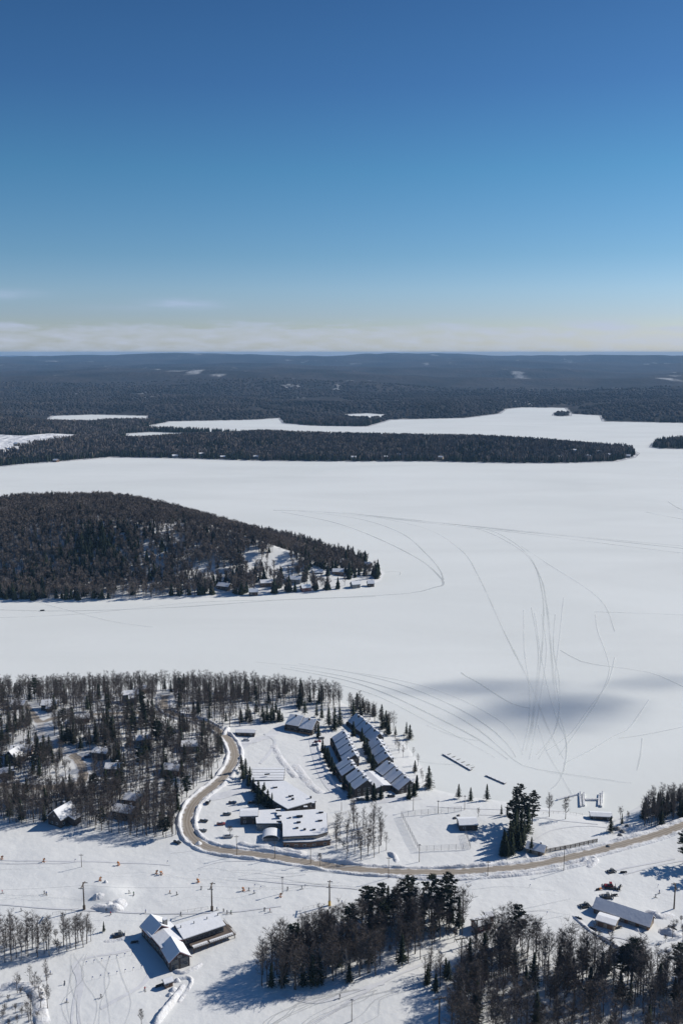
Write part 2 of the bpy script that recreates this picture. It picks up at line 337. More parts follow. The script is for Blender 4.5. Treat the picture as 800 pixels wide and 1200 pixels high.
cloud_obj(560, 806, 95, 26, 12, 700, 9, .34)
cloud_obj(765, 800, 70, 24, 12, 700, 14, .25)

# ------------------------------------------------------------------ mesh builder
class MB:
    def __init__(s): s.v = []; s.f = []
    def quad(s, a, b, c, d): k = len(s.v); s.v += [a, b, c, d]; s.f.append((k, k+1, k+2, k+3)); return s
    def tri(s, a, b, c): k = len(s.v); s.v += [a, b, c]; s.f.append((k, k+1, k+2)); return s
    def box(s, x0, x1, y0, y1, z0, z1):
        k = len(s.v); s.v += [(x0, y0, z0), (x1, y0, z0), (x1, y1, z0), (x0, y1, z0), (x0, y0, z1), (x1, y0, z1), (x1, y1, z1), (x0, y1, z1)]
        s.f += [tuple(k+i for i in q) for q in ((0, 3, 2, 1), (4, 5, 6, 7), (0, 1, 5, 4), (1, 2, 6, 5), (2, 3, 7, 6), (3, 0, 4, 7))]; return s
    def prism(s, poly, z0, z1):
        k = len(s.v); n = len(poly); z0 = z0 if hasattr(z0, '__len__') else [z0]*n; z1 = z1 if hasattr(z1, '__len__') else [z1]*n
        s.v += [(p[0], p[1], z0[i]) for i, p in enumerate(poly)]+[(p[0], p[1], z1[i]) for i, p in enumerate(poly)]
        s.f += [tuple(k+n-1-i for i in range(n)), tuple(k+n+i for i in range(n))]+[(k+i, k+(i+1) % n, k+n+(i+1) % n, k+n+i) for i in range(n)]; return s
    def xprism(s, prof, xa, xb):
        """profile in (y,z) pushed along x"""
        k = len(s.v); n = len(prof)
        s.v += [(xa, p[0], p[1]) for p in prof]+[(xb, p[0], p[1]) for p in prof]
        s.f += [tuple(k+n-1-i for i in range(n)), tuple(k+n+i for i in range(n))]+[(k+i, k+(i+1) % n, k+n+(i+1) % n, k+n+i) for i in range(n)]; return s
    def tube(s, a, b, ra, rb=None, n=6):
        rb = ra if rb is None else rb; a = Vector(a); b = Vector(b); d = (b-a).normalized(); u = d.orthogonal().normalized(); v = d.cross(u); k = len(s.v)
        for c, r in ((a, ra), (b, rb)):
            for i in range(n):
                t = 2*math.pi*i/n; s.v.append(tuple(c+u*r*math.cos(t)+v*r*math.sin(t)))
        s.f += [(k+i, k+(i+1) % n, k+n+(i+1) % n, k+n+i) for i in range(n)]
        if n > 3: s.f += [tuple(k+n-1-i for i in range(n)), tuple(k+n+i for i in range(n))]
        return s
    def ribbon(s, a, b, w0, w1, nrm=None):
        a = Vector(a); b = Vector(b); d = b-a; q = d.cross(nrm if nrm is not None else Vector((random.uniform(-1, 1), random.uniform(-1, 1), random.uniform(-.3, .3))))
        if q.length < 1e-6: q = d.orthogonal()
        q.normalize(); return s.quad(tuple(a-q*w0), tuple(a+q*w0), tuple(b+q*w1), tuple(b-q*w1))
    def mesh(s, name, m, smooth=False):
        me = bpy.data.meshes.new(name); me.from_pydata(s.v, [], s.f); me.update(); me.materials.append(m)
        if smooth: me.polygons.foreach_set('use_smooth', [True]*len(me.polygons))
        return me
    def obj(s, name, m, parent=None, smooth=False):
        o = bpy.data.objects.new(name, s.mesh(name, m, smooth)); C.objects.link(o)
        if parent: o.parent = parent
        return o
    def tris(s):
        T = []
        for f in s.f:
            for i in range(1, len(f)-1): T.append((f[0], f[i], f[i+1]))
        return np.array(s.v, np.float32), np.array(T, np.int32)
def thing(name, label, cat, loc=(0, 0, 0), rz=0, group=None, sc=None):
    o = bpy.data.objects.new(name, None); C.objects.link(o); o.location = loc; o.rotation_euler = (0, 0, rz)
    if sc: o.scale = (sc, sc, sc)
    tag(o, label, cat, group); o.empty_display_size = .5; return o
def tag(o, label, cat, group=None):
    o['label'] = label; o['category'] = cat
    if group: o['group'] = group
    return o
CH = {}
def dup(root, loc, rz, label, group=None, sc=None, cat=None, mats=None):
    r = root.copy(); C.objects.link(r); r.location = loc; r.rotation_euler = (0, 0, rz); r['label'] = label
    if group: r['group'] = group
    if cat: r['category'] = cat
    if sc: r.scale = (sc, sc, sc) if not hasattr(sc, '__len__') else sc
    for ch in CH.get(root.name) or CH.setdefault(root.name, list(root.children)):
        c = ch.copy(); C.objects.link(c); c.parent = r
        for g in CH.get(ch.name) or CH.setdefault(ch.name, list(ch.children)):
            d = g.copy(); C.objects.link(d); d.parent = c
    return r

# ------------------------------------------------------------------ roads and tracks
def resample(pts, step):
    P = [Vector(p) for p in pts]; Q = []
    for i in range(len(P)-1):                               # Catmull-Rom
        p0 = P[max(i-1, 0)]; p1 = P[i]; p2 = P[i+1]; p3 = P[min(i+2, len(P)-1)]; n = max(2, int((p2-p1).length/step))
        for k in range(n):
            t = k/n; Q.append(.5*((2*p1)+(p2-p0)*t+(2*p0-5*p1+4*p2-p3)*t*t+(3*p1-p0-3*p2+p3)*t**3))
    Q.append(P[-1]); return Q
def strip(name, pts, width, m, off=.12, step=3., hf=H, nx=5, wob=0, kind='structure'):
    Q = resample([(p[0], p[1], 0) for p in pts], step); V = []; UV = []; s = 0
    for i, q in enumerate(Q):
        t = (Q[min(i+1, len(Q)-1)]-Q[max(i-1, 0)]); t.z = 0; t.normalize(); n = Vector((-t.y, t.x, 0))
        if i: s += (q-Q[i-1]).length
        wv = width*(1+wob*(vnoise(np.array([s]), np.array([width*7]), 9., 5)[0]-.5)*2)
        for k in range(nx):
            u = k/(nx-1); p = q+n*wv*(u-.5); z = float(hf(np.array([p.x]), np.array([p.y]))[0]) if hf else 0
            V.append((p.x, p.y, z+off)); UV.append((u, s))
    o = mesh_np(name, V, grid_faces(len(Q), nx), m, smooth=True); uv = o.data.uv_layers.new(name='UVMap')
    idx = np.zeros(len(o.data.loops), np.int32); o.data.loops.foreach_get('vertex_index', idx)
    uv.data.foreach_set('uv', np.array(UV, np.float32)[idx].ravel())
    o['kind'] = kind; return o, Q
def road_mat(name, sand, snowy):
    m = bpy.data.materials.new(name); m.use_nodes = True; n = m.node_tree.nodes; l = m.node_tree.links; b = n['Principled BSDF']; b.inputs['Roughness'].default_value = .85
    uv = n.new('ShaderNodeUVMap'); sp = n.new('ShaderNodeSeparateXYZ'); l.new(uv.outputs[0], sp.inputs[0]); g = n.new('ShaderNodeNewGeometry')
    nz = n.new('ShaderNodeTexNoise'); nz.inputs['Scale'].default_value = .35; nz.inputs['Detail'].default_value = 6; l.new(g.outputs['Position'], nz.inputs[0])
    d = mth(n, l, 'ABSOLUTE', mth(n, l, 'SUBTRACT', sp.outputs[0], .5))
    e = mth(n, l, 'ADD', d, mth(n, l, 'MULTIPLY_ADD', nz.outputs[0], .62, -.31))
    r = n.new('ShaderNodeMapRange'); r.inputs[1].default_value = .33; r.inputs[2].default_value = .46; l.new(e, r.inputs[0])
    c1 = n.new('ShaderNodeMix'); c1.data_type = 'RGBA'; l.new(nz.outputs[0], c1.inputs[0]); c1.inputs[6].default_value = (*[x*.75 for x in sand], 1); c1.inputs[7].default_value = (*[x*1.25 for x in sand], 1)
    wv = mth(n, l, 'COSINE', mth(n, l, 'MULTIPLY', sp.outputs[0], 6.283*4)); wt = mth(n, l, 'MULTIPLY_ADD', wv, .16, .18, clamp=True)
    c2 = n.new('ShaderNodeMix'); c2.data_type = 'RGBA'; l.new(wt, c2.inputs[0]); l.new(c1.outputs[2], c2.inputs[6]); c2.inputs[7].default_value = (.56, .51, .45, 1)
    c3 = n.new('ShaderNodeMix'); c3.data_type = 'RGBA'; l.new(mth(n, l, 'MULTIPLY', r.outputs[0], snowy), c3.inputs[0]); l.new(c2.outputs[2], c3.inputs[6]); c3.inputs[7].default_value = (.72, .71, .7, 1)
    l.new(c3.outputs[2], b.inputs['Base Color']); return m
M_road = road_mat('sanded_road', (.25, .21, .165), .95)
M_lane = road_mat('snowy_lane', (.60, .58, .55), 1.0)
M_pack = mat('packed_snow', (.66, .665, .68), .7, .05, .3, (.74, .745, .76), space='P', spec=.2)
ROAD_PX = [(900, 930), (850, 950), (800, 967), (760, 981), (700, 997), (650, 1009), (600, 1017), (550, 1021), (500, 1022.5), (440, 1020.5), (380, 1014), (320, 1004), (270, 998), (243, 993), (226, 982), (219, 965), (224, 946), (238, 930), (256, 917), (268, 902), (275, 886), (270, 869), (254, 855), (233, 845), (207, 839), (193, 829), (194, 815)]
road_pts = [G(*p) for p in ROAD_PX]
_, RQ = strip('road', road_pts, 6.4, M_road, .14, 2.5, nx=9)
lanes = []
for px_pts, wd, mt in (([(84, 884), (94, 893), (98, 906), (95, 916), (80, 921), (50, 923), (0, 920), (-30, 918)], 6.5, M_road),
                     ([(193, 834), (150, 836), (100, 838), (66, 841), (48, 846), (38, 836), (30, 826)], 6.0, M_road),
                     ([(48, 846), (50, 862), (66, 878), (84, 884)], 5.5, M_lane),
                     ([(276, 880), (295, 868), (318, 862), (330, 850), (345, 850)], 6, M_pack),
                     ([(232, 938), (262, 932), (290, 925)], 7, M_pack),
                     ([(368, 866), (372, 885), (382, 912), (400, 930), (440, 938), (492, 934)], 7, M_pack)):
    o, q = strip('lane', [G(*p) for p in px_pts], wd, mt, .11, 3); lanes += q
ALLROAD = np.array([(q.x, q.y) for q in RQ+lanes])
def near_road(x, y, r):
    return np.min((ALLROAD[:, 0]-x)**2+(ALLROAD[:, 1]-y)**2) < r*r

def berm(name, px_pts, width, height, m=M_bank, lump=1.0, world=None, hf=H, seed=0, step=1.2):
    Q = resample([(p[0], p[1], 0) for p in (world or [G(*p) for p in px_pts])], step); V = []; nx = 9; s = 0
    for i, q in enumerate(Q):
        t = (Q[min(i+1, len(Q)-1)]-Q[max(i-1, 0)]); t.normalize(); n = Vector((-t.y, t.x, 0))
        if i: s += (q-Q[i-1]).length
        ef = min(1, i/3, (len(Q)-1-i)/3)
        for k in range(nx):
            u = k/(nx-1)*2-1; jit = (vnoise(np.array([s]), np.array([k*3.]), 2.2, seed+3)[0]-.5)*lump*width*.25
            p = q+n*(width*.5*u+jit*(1-abs(u)))
            lum = 1+lump*(fbm(np.array([p.x]), np.array([p.y]), 5., 4, seed+1)[0]-.5)*2.6
            V.append((p.x, p.y, float(hf(np.array([p.x]), np.array([p.y]))[0])-.15+(height*lum*(1-u*u)**.8+.1)*ef))
    o = mesh_np(name, V, grid_faces(len(Q), nx), m, smooth=True); o['kind'] = 'structure'; return o
def offset_line(Q, d):
    out_ = []
    for i, q in enumerate(Q[::4]):
        j = i*4; t = (Q[min(j+1, len(Q)-1)]-Q[max(j-1, 0)]); t.normalize(); out_.append((q.x-t.y*d, q.y+t.x*d))
    return out_
berm('snow_bank', None, 2.6, .9, world=offset_line(RQ, 4.3), seed=4)
berm('snow_bank', None, 3.0, 1.1, world=offset_line(RQ, -4.4), seed=8)
for k, (pp, wd, ht) in enumerate((
        ([(217, 1152), (210, 1162), (201, 1176), (192, 1188), (180, 1203)], 3.0, 1.4),
        ([(198, 1152), (210, 1148), (222, 1146), (224, 1152), (216, 1166), (208, 1176)], 2.0, .8),
        ([(108, 1061), (118, 1064), (132, 1066), (146, 1064)], 5, 1.6),
        ([(108, 1050), (116, 1050), (121, 1052)], 4, 1.3),
        ([(278, 988), (300, 993), (330, 996), (360, 1001)], 5, 1.2),
        ([(120, 1104), (140, 1101), (160, 1096)], 3, .7),
        ([(540, 1015), (580, 1010)], 3, .6), ([(455, 1027), (520, 1031), (600, 1026), (660, 1018), (700, 1008)], 3, .9),
        ([(680, 1012), (690, 1006), (698, 1008), (688, 1017)], 3.2, 1.5),
        ([(455, 998), (462, 1004), (466, 1012)], 3, 1.4),
        ([(670, 1072), (690, 1090), (715, 1105), (735, 1118)], 2.2, .7),
        ([(757, 1066), (775, 1074), (788, 1070)], 5, 1.2), ([(770, 1090), (785, 1094), (800, 1096)], 5, 1.4),
        ([(0, 1157), (20, 1155), (38, 1158), (46, 1170), (48, 1190), (52, 1203)], 6, 1.0),
        ([(225, 1080), (222, 1078)], 2, .5), ([(200, 1134), (214, 1140), (230, 1134), (238, 1128)], 2.5, .7),
        ([(372, 868), (378, 892), (390, 915), (403, 930)], 3, .7),
        ([(320, 872), (326, 885), (337, 900), (348, 912)], 5, .45), ([(262, 862), (268, 852)], 3, 1.2), ([(345, 895), (362, 918), (378, 930)], 6, .4))):
    berm('snow_bank', pp, wd, ht, seed=20+k)
# big heap by the maintenance sheds
def heap(px, py, r, h, seed):
    c = G(px, py); V = []; nr, na = 10, 28
    for i in range(nr+1):
        for j in range(na):
            t = 2*math.pi*j/na; rr = r*i/nr*(1+.25*(vnoise(np.array([math.cos(t)*2+9]), np.array([math.sin(t)*2]), .9, seed)[0]-.5))
            x = c.x+rr*math.cos(t); y = c.y+rr*math.sin(t); f = (1-(i/nr)**1.3)
            V.append((x, y, float(H(np.array([x]), np.array([y]))[0])-.2+h*f*(.75+.5*vnoise(np.array([x]), np.array([y]), 2.4, seed)[0])+.05))
    F = [(i*na+j, i*na+(j+1) % na, (i+1)*na+(j+1) % na, (i+1)*na+j) for i in range(nr) for j in range(na)]
    o = mesh_np('snow_heap', V, F, M_bank, smooth=True); o['kind'] = 'structure'
for k, a in enumerate([(731, 1122, 4.6, 4.2), (113, 1051, 2.2, 1.8), (124, 1034, 1.3, 1.2), (747, 1090, 1.8, 1.2), (208, 1149, 1.8, 1.2), (203, 1160, 1.8, 1.4), (199, 1166, 1.5, 1.2), (140, 1060, 4, 1.6), (128, 1062, 3, 1.5), (335, 995, 3, 1), (290, 992, 3, 1.2), (233, 989, 2, 1.5), (615, 1003, 2.5, 1.2)]): heap(*a, k)

# snowmobile tracks pressed into the lake
M_trk = mat('track_snow', (.56, .585, .585), .8, .04, .5, (.64, .66, .655), space='P', spec=.1)
M_trk2 = mat('faint_track_snow', (.62, .64, .635), .8, .03, .5, (.68, .70, .69), space='P', spec=.1)
def soft(m, lo, hi):
    n = m.node_tree.nodes; l = m.node_tree.links; o = n['Material Output']; b = n['Principled BSDF']
    g = n.new('ShaderNodeNewGeometry'); z = n.new('ShaderNodeTexNoise'); z.inputs['Scale'].default_value = .011; z.inputs['Detail'].default_value = 4; z.inputs['Roughness'].default_value = .5; l.new(g.outputs['Position'], z.inputs['Vector'])
    uv = n.new('ShaderNodeUVMap'); sp_ = n.new('ShaderNodeSeparateXYZ'); l.new(uv.outputs[0], sp_.inputs[0])
    e = mth(n, l, 'MULTIPLY_ADD', mth(n, l, 'ABSOLUTE', mth(n, l, 'SUBTRACT', sp_.outputs[0], .5)), -2.0, 1.0, clamp=True)
    r = n.new('ShaderNodeMapRange'); r.inputs[1].default_value = .32; r.inputs[2].default_value = .68; r.inputs[3].default_value = lo; r.inputs[4].default_value = hi; l.new(z.outputs[0], r.inputs[0])
    t = n.new('ShaderNodeBsdfTransparent'); x = n.new('ShaderNodeMixShader'); l.new(mth(n, l, 'MULTIPLY', r.outputs[0], mth(n, l, 'POWER', e, .6)), x.inputs[0]); l.new(t.outputs[0], x.inputs[1]); l.new(b.outputs[0], x.inputs[2]); l.new(x.outputs[0], o.inputs[0])
soft(M_trk, .2, .85); soft(M_trk2, .1, .65)
def track(pp, wd, m=M_trk, off=.05, wob=.35, z0=None): 
    strip('snow_track', [atz(*p) for p in pp], wd*1.5, m, off, 12., hf=z0, nx=3, wob=wob)
k = 0
TR = [([(320, 598), (360, 599), (420, 603), (500, 611), (600, 622), (700, 632), (820, 645)], 4.0, M_trk),
      ([(380, 601), (440, 606), (520, 615), (620, 626), (740, 641), (830, 652)], 3, M_trk2),
      ([(400, 600), (480, 610), (560, 617), (680, 629), (820, 642)], 3, M_trk2),
      ([(330, 600), (390, 612), (440, 630), (490, 655), (514, 675), (519, 685), (510, 688), (480, 695), (400, 700), (330, 703), (200, 712), (60, 716), (-60, 712)], 2.0, M_trk),
      ([(350, 599), (420, 608), (470, 625), (500, 650), (515, 668), (519, 680)], 1.6, M_trk),
      ([(440, 606), (500, 620), (540, 645), (560, 675), (590, 740), (620, 800), (640, 850), (660, 890)], 1.3, M_trk2),
      ([(500, 612), (560, 620), (610, 645), (632, 675), (640, 710), (645, 760), (650, 820)], 1.6, M_trk2),
      ([(515, 613), (575, 622), (618, 650), (634, 690), (636, 740), (630, 800), (622, 860)], 1.3, M_trk2),
      ([(613, 715), (614, 760), (619, 800), (620, 840), (612, 880)], .9, M_trk2), ([(622, 712), (630, 760), (628, 800), (622, 850), (616, 880)], .9, M_trk2),
      ([(634, 720), (640, 760), (634, 810), (628, 850), (620, 890)], .9, M_trk2), ([(650, 720), (648, 760), (655, 800), (652, 850), (630, 890)], .9, M_trk2),
      ([(626, 718), (634, 770), (645, 820), (655, 850), (664, 870), (660, 905)], .9, M_trk2),
      ([(697, 720), (700, 740), (711, 770), (713, 790), (700, 820), (680, 850), (655, 885)], .8, M_trk2),
      ([(660, 700), (656, 740), (651, 790), (655, 830), (648, 860), (628, 885)], .8, M_trk2),
      ([(656, 762), (680, 775), (712, 781), (760, 788), (800, 805), (830, 820)], 1.1, M_trk),
      ([(540, 788), (545, 792), (560, 800), (575, 810), (600, 825), (620, 830)], 1.3, M_trk),
      ([(695, 717), (760, 719), (820, 722)], 1.6, M_trk2), ([(756, 600), (780, 605), (820, 612)], 2.4, M_trk), ([(782, 588), (800, 598), (830, 604)], 2.2, M_trk),
      ([(0, 585), (60, 583), (120, 588)], 1.6, M_trk2), ([(0, 724), (100, 719), (230, 706), (330, 703), (440, 699)], 1.6, M_trk2), ([(40, 705), (80, 715), (130, 728), (180, 735)], 1.2, M_trk2),
      ([(340, 782), (400, 792), (460, 808), (520, 832), (560, 855), (590, 880), (612, 897), (650, 905), (720, 915)], 1.0, M_trk),
      ([(350, 778), (420, 790), (480, 806), (540, 832), (580, 858), (600, 880), (604, 888)], .9, M_trk), ([(330, 783), (400, 796), (450, 812), (510, 840), (560, 866), (595, 890)], 1.1, M_trk),
      ([(300, 776), (400, 786), (480, 800), (540, 820), (590, 848), (606, 870), (612, 885)], .8, M_trk2), ([(380, 798), (440, 815), (500, 845), (545, 868), (580, 888)], .8, M_trk2),
      ([(720, 770), (712, 800), (690, 830), (668, 860), (640, 880)], .8, M_trk2), ([(760, 820), (745, 842), (735, 855), (720, 862), (690, 880), (660, 895)], .8, M_trk2),
      ([(800, 852), (750, 862), (725, 865)], .8, M_trk2), ([(752, 865), (750, 885), (746, 903)], .8, M_trk2), ([(500, 850), (530, 862), (560, 868)], .7, M_trk2),
      ([(655, 840), (662, 860), (663, 890), (655, 915), (645, 925)], .8, M_trk2), ([(630, 850), (640, 880), (655, 905), (672, 935)], .9, M_trk2),
      ([(470, 890), (510, 895), (555, 897)], .7, M_trk2), ([(448, 671), (468, 670), (468, 674)], 1, M_trk2), ([(610, 640), (640, 660), (700, 700), (720, 740)], .9, M_trk2),
      ([(640, 905), (690, 912), (740, 918)], .8, M_trk2)]
M_trkw = mat('bright_track_snow', (.86, .87, .86), .7, .02, .5, (.80, .82, .81), space='P', spec=.1); soft(M_trkw, .3, .9)
for i, (pp, wd, m) in enumerate(TR): track(pp, wd, M_trkw if i in (8, 10, 12, 13, 14, 28, 29) else m, .05+.006*i)
for i, (pp, wd) in enumerate([([(95, 1210), (92, 1180), (96, 1150), (90, 1130), (105, 1122), (130, 1118), (158, 1112)], 1.6), ([(84, 1212), (86, 1180), (92, 1150), (86, 1132), (96, 1124)], 1.2), ([(118, 1182), (140, 1170), (165, 1156), (178, 1140)], 2.2),
                              ([(0, 1008), (60, 1009), (140, 1011), (200, 1014)], 1.0), ([(0, 1012), (70, 1012), (100, 1008)], .8), ([(232, 1018), (260, 1010), (300, 1009)], .7), ([(625, 985), (650, 972), (690, 968), (725, 972)], .9),
                              ([(560, 955), (620, 957), (660, 962), (700, 966)], .9), ([(500, 945), (560, 948), (640, 950), (720, 948)], .9), ([(720, 1020), (760, 1012), (790, 1006)], 1.4), ([(730, 1025), (780, 1012), (810, 1007)], 1.2),
                              ([(330, 1165), (370, 1175), (420, 1160), (450, 1152)], 1.8), ([(350, 1210), (400, 1180), (450, 1150), (500, 1128)], 1.6), ([(280, 1030), (340, 1036), (420, 1042)], .8), ([(0, 1060), (120, 1068), (240, 1070), (330, 1062)], 1.0),
                              ([(690, 1100), (720, 1098), (760, 1110)], 1.4), ([(310, 860), (322, 868), (318, 880), (305, 895)], 2.4), ([(285, 872), (305, 868), (320, 855)], 2)]):
    strip('ski_track', [G(*p) for p in pp], wd, M_pack, .09+.006*i, 3., nx=3, wob=.4)

# ------------------------------------------------------------------ trees
def bare_tree(seed, h, spread=.26, twigs=1.0, nl=None, lean=.03):
    r_ = random.Random(seed); T = MB(); K = MB(); x = y = 0; pts = []; n = 7
    for i in range(n+1):
        pts.append(Vector((x, y, h*.92*i/n))); x += r_.uniform(-lean, lean)*h*.35; y += r_.uniform(-lean, lean)*h*.35
    r0 = .0135*h+.05
    for i in range(n): T.tube(pts[i]-Vector((0, 0, .4 if i == 0 else 0)), pts[i+1], r0*(1-.125*i), r0*(1-.125*(i+1)), 5)
    nl = nl or 17
    for i in range(nl):
        f = .30+.66*(i+r_.random())/nl; j = min(int(f*n/.92*.92), n-1); base = pts[j].lerp(pts[j+1], f*n-j if f*n-j <= 1 else 1)
        az = i*2.4+r_.uniform(-.5, .5); up = r_.uniform(.9, 1.5); ln = h*spread*(1.25-f*.85)*r_.uniform(.7, 1.25)
        d = Vector((math.cos(az), math.sin(az), up)).normalized(); mid = base+d*ln*.5; d2 = (d+Vector((0, 0, .35))).normalized(); end = mid+d2*ln*.6
        rr = r0*.42*(1.1-f*.7)
        T.tube(base, mid, rr, rr*.6, 3); T.tube(mid, end, rr*.6, rr*.2, 3)
        for q in range(int(5*twigs)+1):
            g = r_.uniform(.2, 1); p = base.lerp(mid, g*2) if g < .5 else mid.lerp(end, g*2-1)
            a2 = r_.uniform(0, 6.28); d3 = (d*.8+Vector((math.cos(a2), math.sin(a2), r_.uniform(.1, .9)))).normalized(); l3 = ln*r_.uniform(.28, .5); e3 = p+d3*l3
            K.ribbon(p, e3, .05, .026)
            for z in range(int(8*twigs)):
                p4 = p.lerp(e3, r_.uniform(.15, 1)); a4 = r_.uniform(0, 6.28)
                d4 = (d3*.7+Vector((math.cos(a4), math.sin(a4), r_.uniform(-.1, .8)))).normalized(); K.ribbon(p4, p4+d4*r_.uniform(.6, 1.6)*h/15, .034, .016)
    return T, K
def spruce(seed, h, rad=None, dens=1.0, start=.06, droop=.25):
    r_ = random.Random(seed); T = MB(); K = MB(); rad = rad or h*.2
    T.tube((0, 0, -.4), (0, 0, h*.97), .012*h+.05, .02, 5)
    z = h*start
    while z < h*.99:
        f = z/h; R_ = rad*(1-f)**.82*(1 if f > .15 else .75+f*1.6); nb = max(4, int((5+5*(1-f))*dens))
        for i in range(nb):
            a = 2*math.pi*(i+r_.random())/nb; ln = R_*r_.uniform(.5, 1.25)+.15; c, s = math.cos(a), math.sin(a); k = max(2, int(ln/.55))
            for j in range(k):
                t0 = j/k; t1 = (j+1.25)/k; wd = (.48*(1-t0*.55)+.12)*min(1, h/9)*r_.uniform(.8, 1.2)
                za = z-droop*ln*t0+r_.uniform(-.1, .1); zb = z-droop*ln*t1+.1*ln*t1*t1
                A = (c*ln*t0-s*wd, s*ln*t0+c*wd, za-.12); B = (c*ln*t0+s*wd, s*ln*t0-c*wd, za-.12); D = (c*ln*t1, s*ln*t1, zb); E = (c*ln*t0, s*ln*t0, za+.12)
                K.tri(A, E, D); K.tri(E, B, D)
        z += r_.uniform(.38, .62)*(h/14)**.5*(1 if f < .8 else .7)
    K.tube((0, 0, h*.95), (0, 0, h*1.01), .1, .02, 3)
    return T, K
def pine(seed, h, start=.25):
    r_ = random.Random(seed); T = MB(); K = MB(); pts = [Vector((0, 0, -.4))]
    for i in range(6): pts.append(Vector((r_.uniform(-.25, .25), r_.uniform(-.25, .25), h*.95*(i+1)/6)))
    for i in range(6): T.tube(pts[i], pts[i+1], (.014*h+.08)*(1-i*.15), (.014*h+.08)*(1-(i+1)*.15), 6)
    z = h*start; i = 0
    while z < h*.98:
        f = (z/h-start)/(1-start); env = (math.sin(math.pi*min(1, .12+f*.85))**.7)*(1-f*.35)
        for q in range(r_.choice((2, 3, 3))):
            a = r_.uniform(0, 6.28); ln = h*.21*env*r_.uniform(.55, 1.25)+.5; c, s = math.cos(a), math.sin(a)
            tip = Vector((c*ln, s*ln, z+ln*r_.uniform(.0, .35))); T.tube((0, 0, z-.2), tip, .07, .025, 3)
            for u in range(max(2, int(ln*1.5))):
                g = r_.uniform(.35, 1.05); ce = Vector((0, 0, z)).lerp(tip, g)+Vector((r_.uniform(-.5, .5), r_.uniform(-.5, .5), r_.uniform(0, .4)))
                for w_ in range(11):
                    a3 = r_.uniform(0, 6.28); dv = Vector((math.cos(a3)*r_.uniform(.5, 1.1), math.sin(a3)*r_.uniform(.5, 1.1), r_.uniform(-.12, .45)))
                    K.ribbon(ce, ce+dv, .16, .09)
        z += r_.uniform(.4, .8)*h/20
    return T, K
def bare_lo(seed, h):
    r_ = random.Random(seed); K = MB(); V = Vector
    K.ribbon((0, 0, -.5), (r_.uniform(-.4, .4), 0, h*.9), .24, .08, V((0, 1, 0))); K.ribbon((0, 0, -.5), (0, r_.uniform(-.4, .4), h*.9), .24, .08, V((1, 0, 0)))
    for i in range(26):
        f = r_.uniform(.3, .9); a = r_.uniform(0, 6.28); ln = h*.3*(1.25-f*.9)*r_.uniform(.6, 1.1); p = V((0, 0, h*f)); e = p+V((math.cos(a)*ln*.7, math.sin(a)*ln*.7, ln*r_.uniform(.5, 1)))
        K.ribbon(p, e, .16, .10)
        for q in range(3):
            p2 = p.lerp(e, r_.uniform(.4, 1)); K.ribbon(p2, p2+V((r_.uniform(-1, 1), r_.uniform(-1, 1), r_.uniform(.2, 1.4)))*h/10, .15, .09)
    return K
def spruce_lo(seed, h):
    r_ = random.Random(seed); K = MB(); n = 7
    for i in range(n):
        z = h*(.06+.86*i/n); R_ = h*.24*(1-i/n)**.85*r_.uniform(.8,1.2)+.2
        m = 7; a0 = r_.random()*6
        for j in range(m):
            a = a0+6.283*j/m; b = a+6.283/m*1.15; q = R_*r_.uniform(.75, 1.2); q2 = R_*r_.uniform(.75, 1.2)
            K.tri((q*math.cos(a), q*math.sin(a), z-.1*R_*r_.uniform(0, 2)), (q2*math.cos(b), q2*math.sin(b), z-.1*R_*r_.uniform(0, 2)), (0, 0, z+h*.24))
    return K
def far_lo(seed, h, con):
    r_ = random.Random(seed); K = MB()
    if con:
        for j in range(5):
            a = 6.283*j/5; b = a+1.35; q = h*.2*r_.uniform(.8, 1.3)
            K.tri((q*math.cos(a), q*math.sin(a), h*.05), (q*math.cos(b), q*math.sin(b), h*.05), (0, 0, h))
    else:
        for j in range(9):
            a = r_.uniform(0, 6.283); q = h*.3*r_.uniform(.4, 1.2); p = (q*math.cos(a)*.3, q*math.sin(a)*.3, h*r_.uniform(0, .4))
            K.ribbon(p, (q*math.cos(a), q*math.sin(a), h*r_.uniform(.75, 1.05)), .3, h*.06)
    return K
def dome_lo(seed, h):
    r_ = random.Random(seed); K = MB(); n = 7; a = [6.283*i/n+r_.uniform(-.3, .3) for i in range(n)]; R_ = h*.75
    lo = [(R_*1.2*math.cos(q)*r_.uniform(.8, 1.3), R_*1.2*math.sin(q)*r_.uniform(.8, 1.3), -2) for q in a]; hi = [(R_*.6*math.cos(q), R_*.6*math.sin(q), h*r_.uniform(.65, .95)) for q in a]
    for i in range(n): K.quad(lo[i], lo[(i+1) % n], hi[(i+1) % n], hi[i]); K.tri(hi[i], hi[(i+1) % n], (0, 0, h))
    return K
